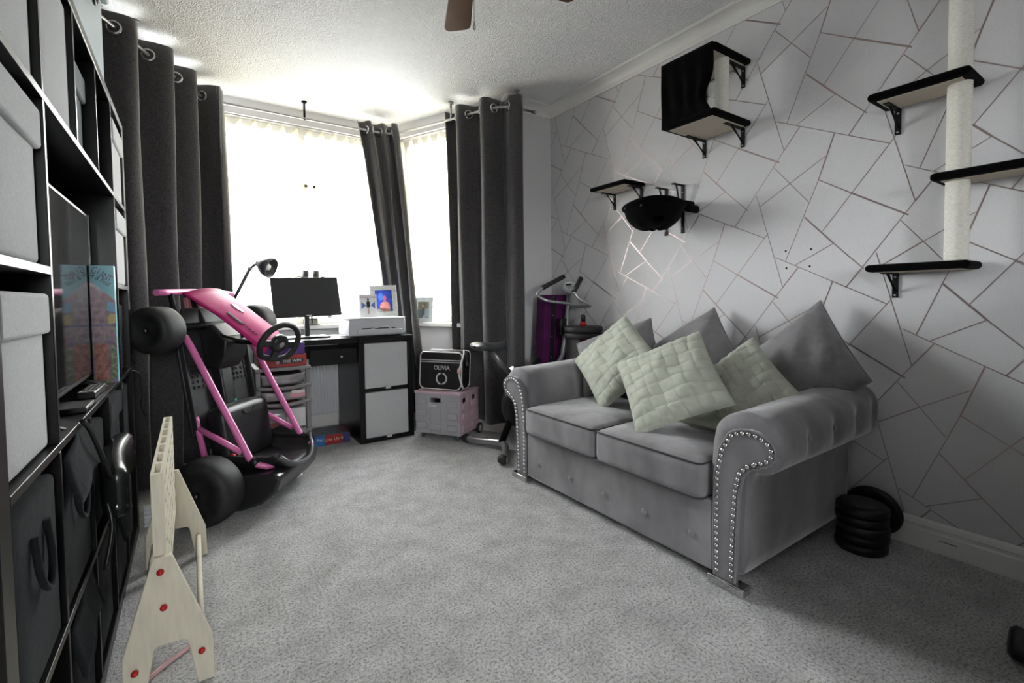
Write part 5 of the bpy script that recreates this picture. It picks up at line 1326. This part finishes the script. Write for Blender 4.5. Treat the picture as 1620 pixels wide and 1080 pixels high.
text('ok & Find', 0.024, Q(0.40, 0.885, 0.0014), (1, 0, -0.75), (0, -1, 0), mat('print_ink', (0.03, 0.03, 0.05), 0.4), pz, extrude=0.0003, sx=0.72)

# plastic box on top of the bookcase
tb = thing('lidded_tub', 'pale blue grey plastic tub with lid on top of the bookcase', 'storage tub', (-0.42, 2.15, 1.845))
TUB = mat('pale_blue_plastic', (0.46, 0.53, 0.56), 0.35)
rbox((-0.59, 1.78, 1.8455), (-0.250, 2.44, 2.235), 0.03, sub=5).build('tub_body', TUB, tb)
rbox((-0.605, 1.755, 2.235), (-0.232, 2.485, 2.262), 0.010, sub=4).build('lid', TUB, tb)
MB().tube(smooth_path([(-0.246, 2.02, 2.235), (-0.236, 2.03, 2.12), (-0.234, 2.10, 2.05), (-0.236, 2.17, 2.12), (-0.246, 2.18, 2.235)]), 0.006, 8).build('handle', BLKPL, tb)

# cable with white tip trailing by the curtain
cb = MB().tube(smooth_path([(-0.225, 2.62, 0.76), (-0.21, 2.78, 0.72), (-0.205, 2.82, 0.62), (-0.215, 2.86, 0.56), (-0.20, 2.90, 0.50)]), 0.004, 8)
tag(cb.build('power_cable', BLKRUB, None), 'thin black cable hanging off the bookcase end against the curtain', 'cable')
ex = thing('plug_adapter', 'small white ribbed plug behind the wooden game on the floor', 'plug', (-0.19, 2.78, 0.0))
for i in range(5): boxo('rib', (-0.215, 2.76, 0.001 + 0.020 * i), (-0.175, 2.80, 0.018 + 0.020 * i), WHITEPL, ex)
boxo('core', (-0.21, 2.765, 0.001), (-0.18, 2.795, 0.099), WHITEPL, ex)

# ================================================================ CEILING FAN
WAL = mat('walnut_blade', (0.105, 0.045, 0.016), 0.4, noise=(12, 0.25, 5, (1, 1, 1)))
fan = thing('ceiling_fan', 'brown wooden ceiling fan blades hanging at the top of the room', 'ceiling fan', (0.86, 1.53, 2.25))
MB().lathe([(0.07, 0), (0.075, 0.02), (0.05, 0.05), (0.014, 0.06)], (0.86, 1.53, ZC - 0.0005), (0, 0, -1), 28).build('ceiling_rose', STEEL, fan)
tubeo('down_rod', [(0.86, 1.53, ZC - 0.05), (0.86, 1.53, 2.38)], 0.012, STEEL, fan)
MB().lathe([(0.03, 0.12), (0.085, 0.10), (0.095, 0.06), (0.095, 0.02), (0.06, -0.01), (0.02, -0.02)], (0.86, 1.53, 2.27), (0, 0, 1), 32).build('motor_housing', STEEL, fan)
for k in range(5):
    a = math.radians(24 + 72 * k); d = Vector((math.sin(a), math.cos(a), 0)); s = Vector((d.y, -d.x, 0))
    O_ = Vector((0.86, 1.53, 2.30))
    P = [(0.14, -0.045), (0.46, -0.060), (0.485, -0.055), (0.50, -0.040), (0.495, 0.0), (0.485, 0.045), (0.47, 0.058), (0.45, 0.060), (0.14, 0.045)]
    B = MB(); B.prism(P, -0.003, 0.003, lambda x, y, z: O_ + d * x + s * y + Vector((0, 0, z + 0.10 * y)))
    bl = B.build('blade', WAL, fan, bevel=0.001)
    B = MB(); B.prism([(0.08, -0.015), (0.20, -0.03), (0.20, 0.03), (0.08, 0.015)], 0.004, 0.008, lambda x, y, z: O_ + d * x + s * y + Vector((0, 0, z + 0.10 * y))); B.build('blade_iron', STEEL, fan)
tubeo('pull_chain', [(0.905, 1.555, 2.27), (0.905, 1.555, 2.085)], 0.0014, STEEL, fan, 6)
MB().lathe([(0.0012, 0.0), (0.004, -0.010), (0.0065, -0.022), (0.005, -0.030), (0.001, -0.034)], (0.905, 1.555, 2.087), (0, 0, 1), 14).build('chain_pull', CHROME, fan)
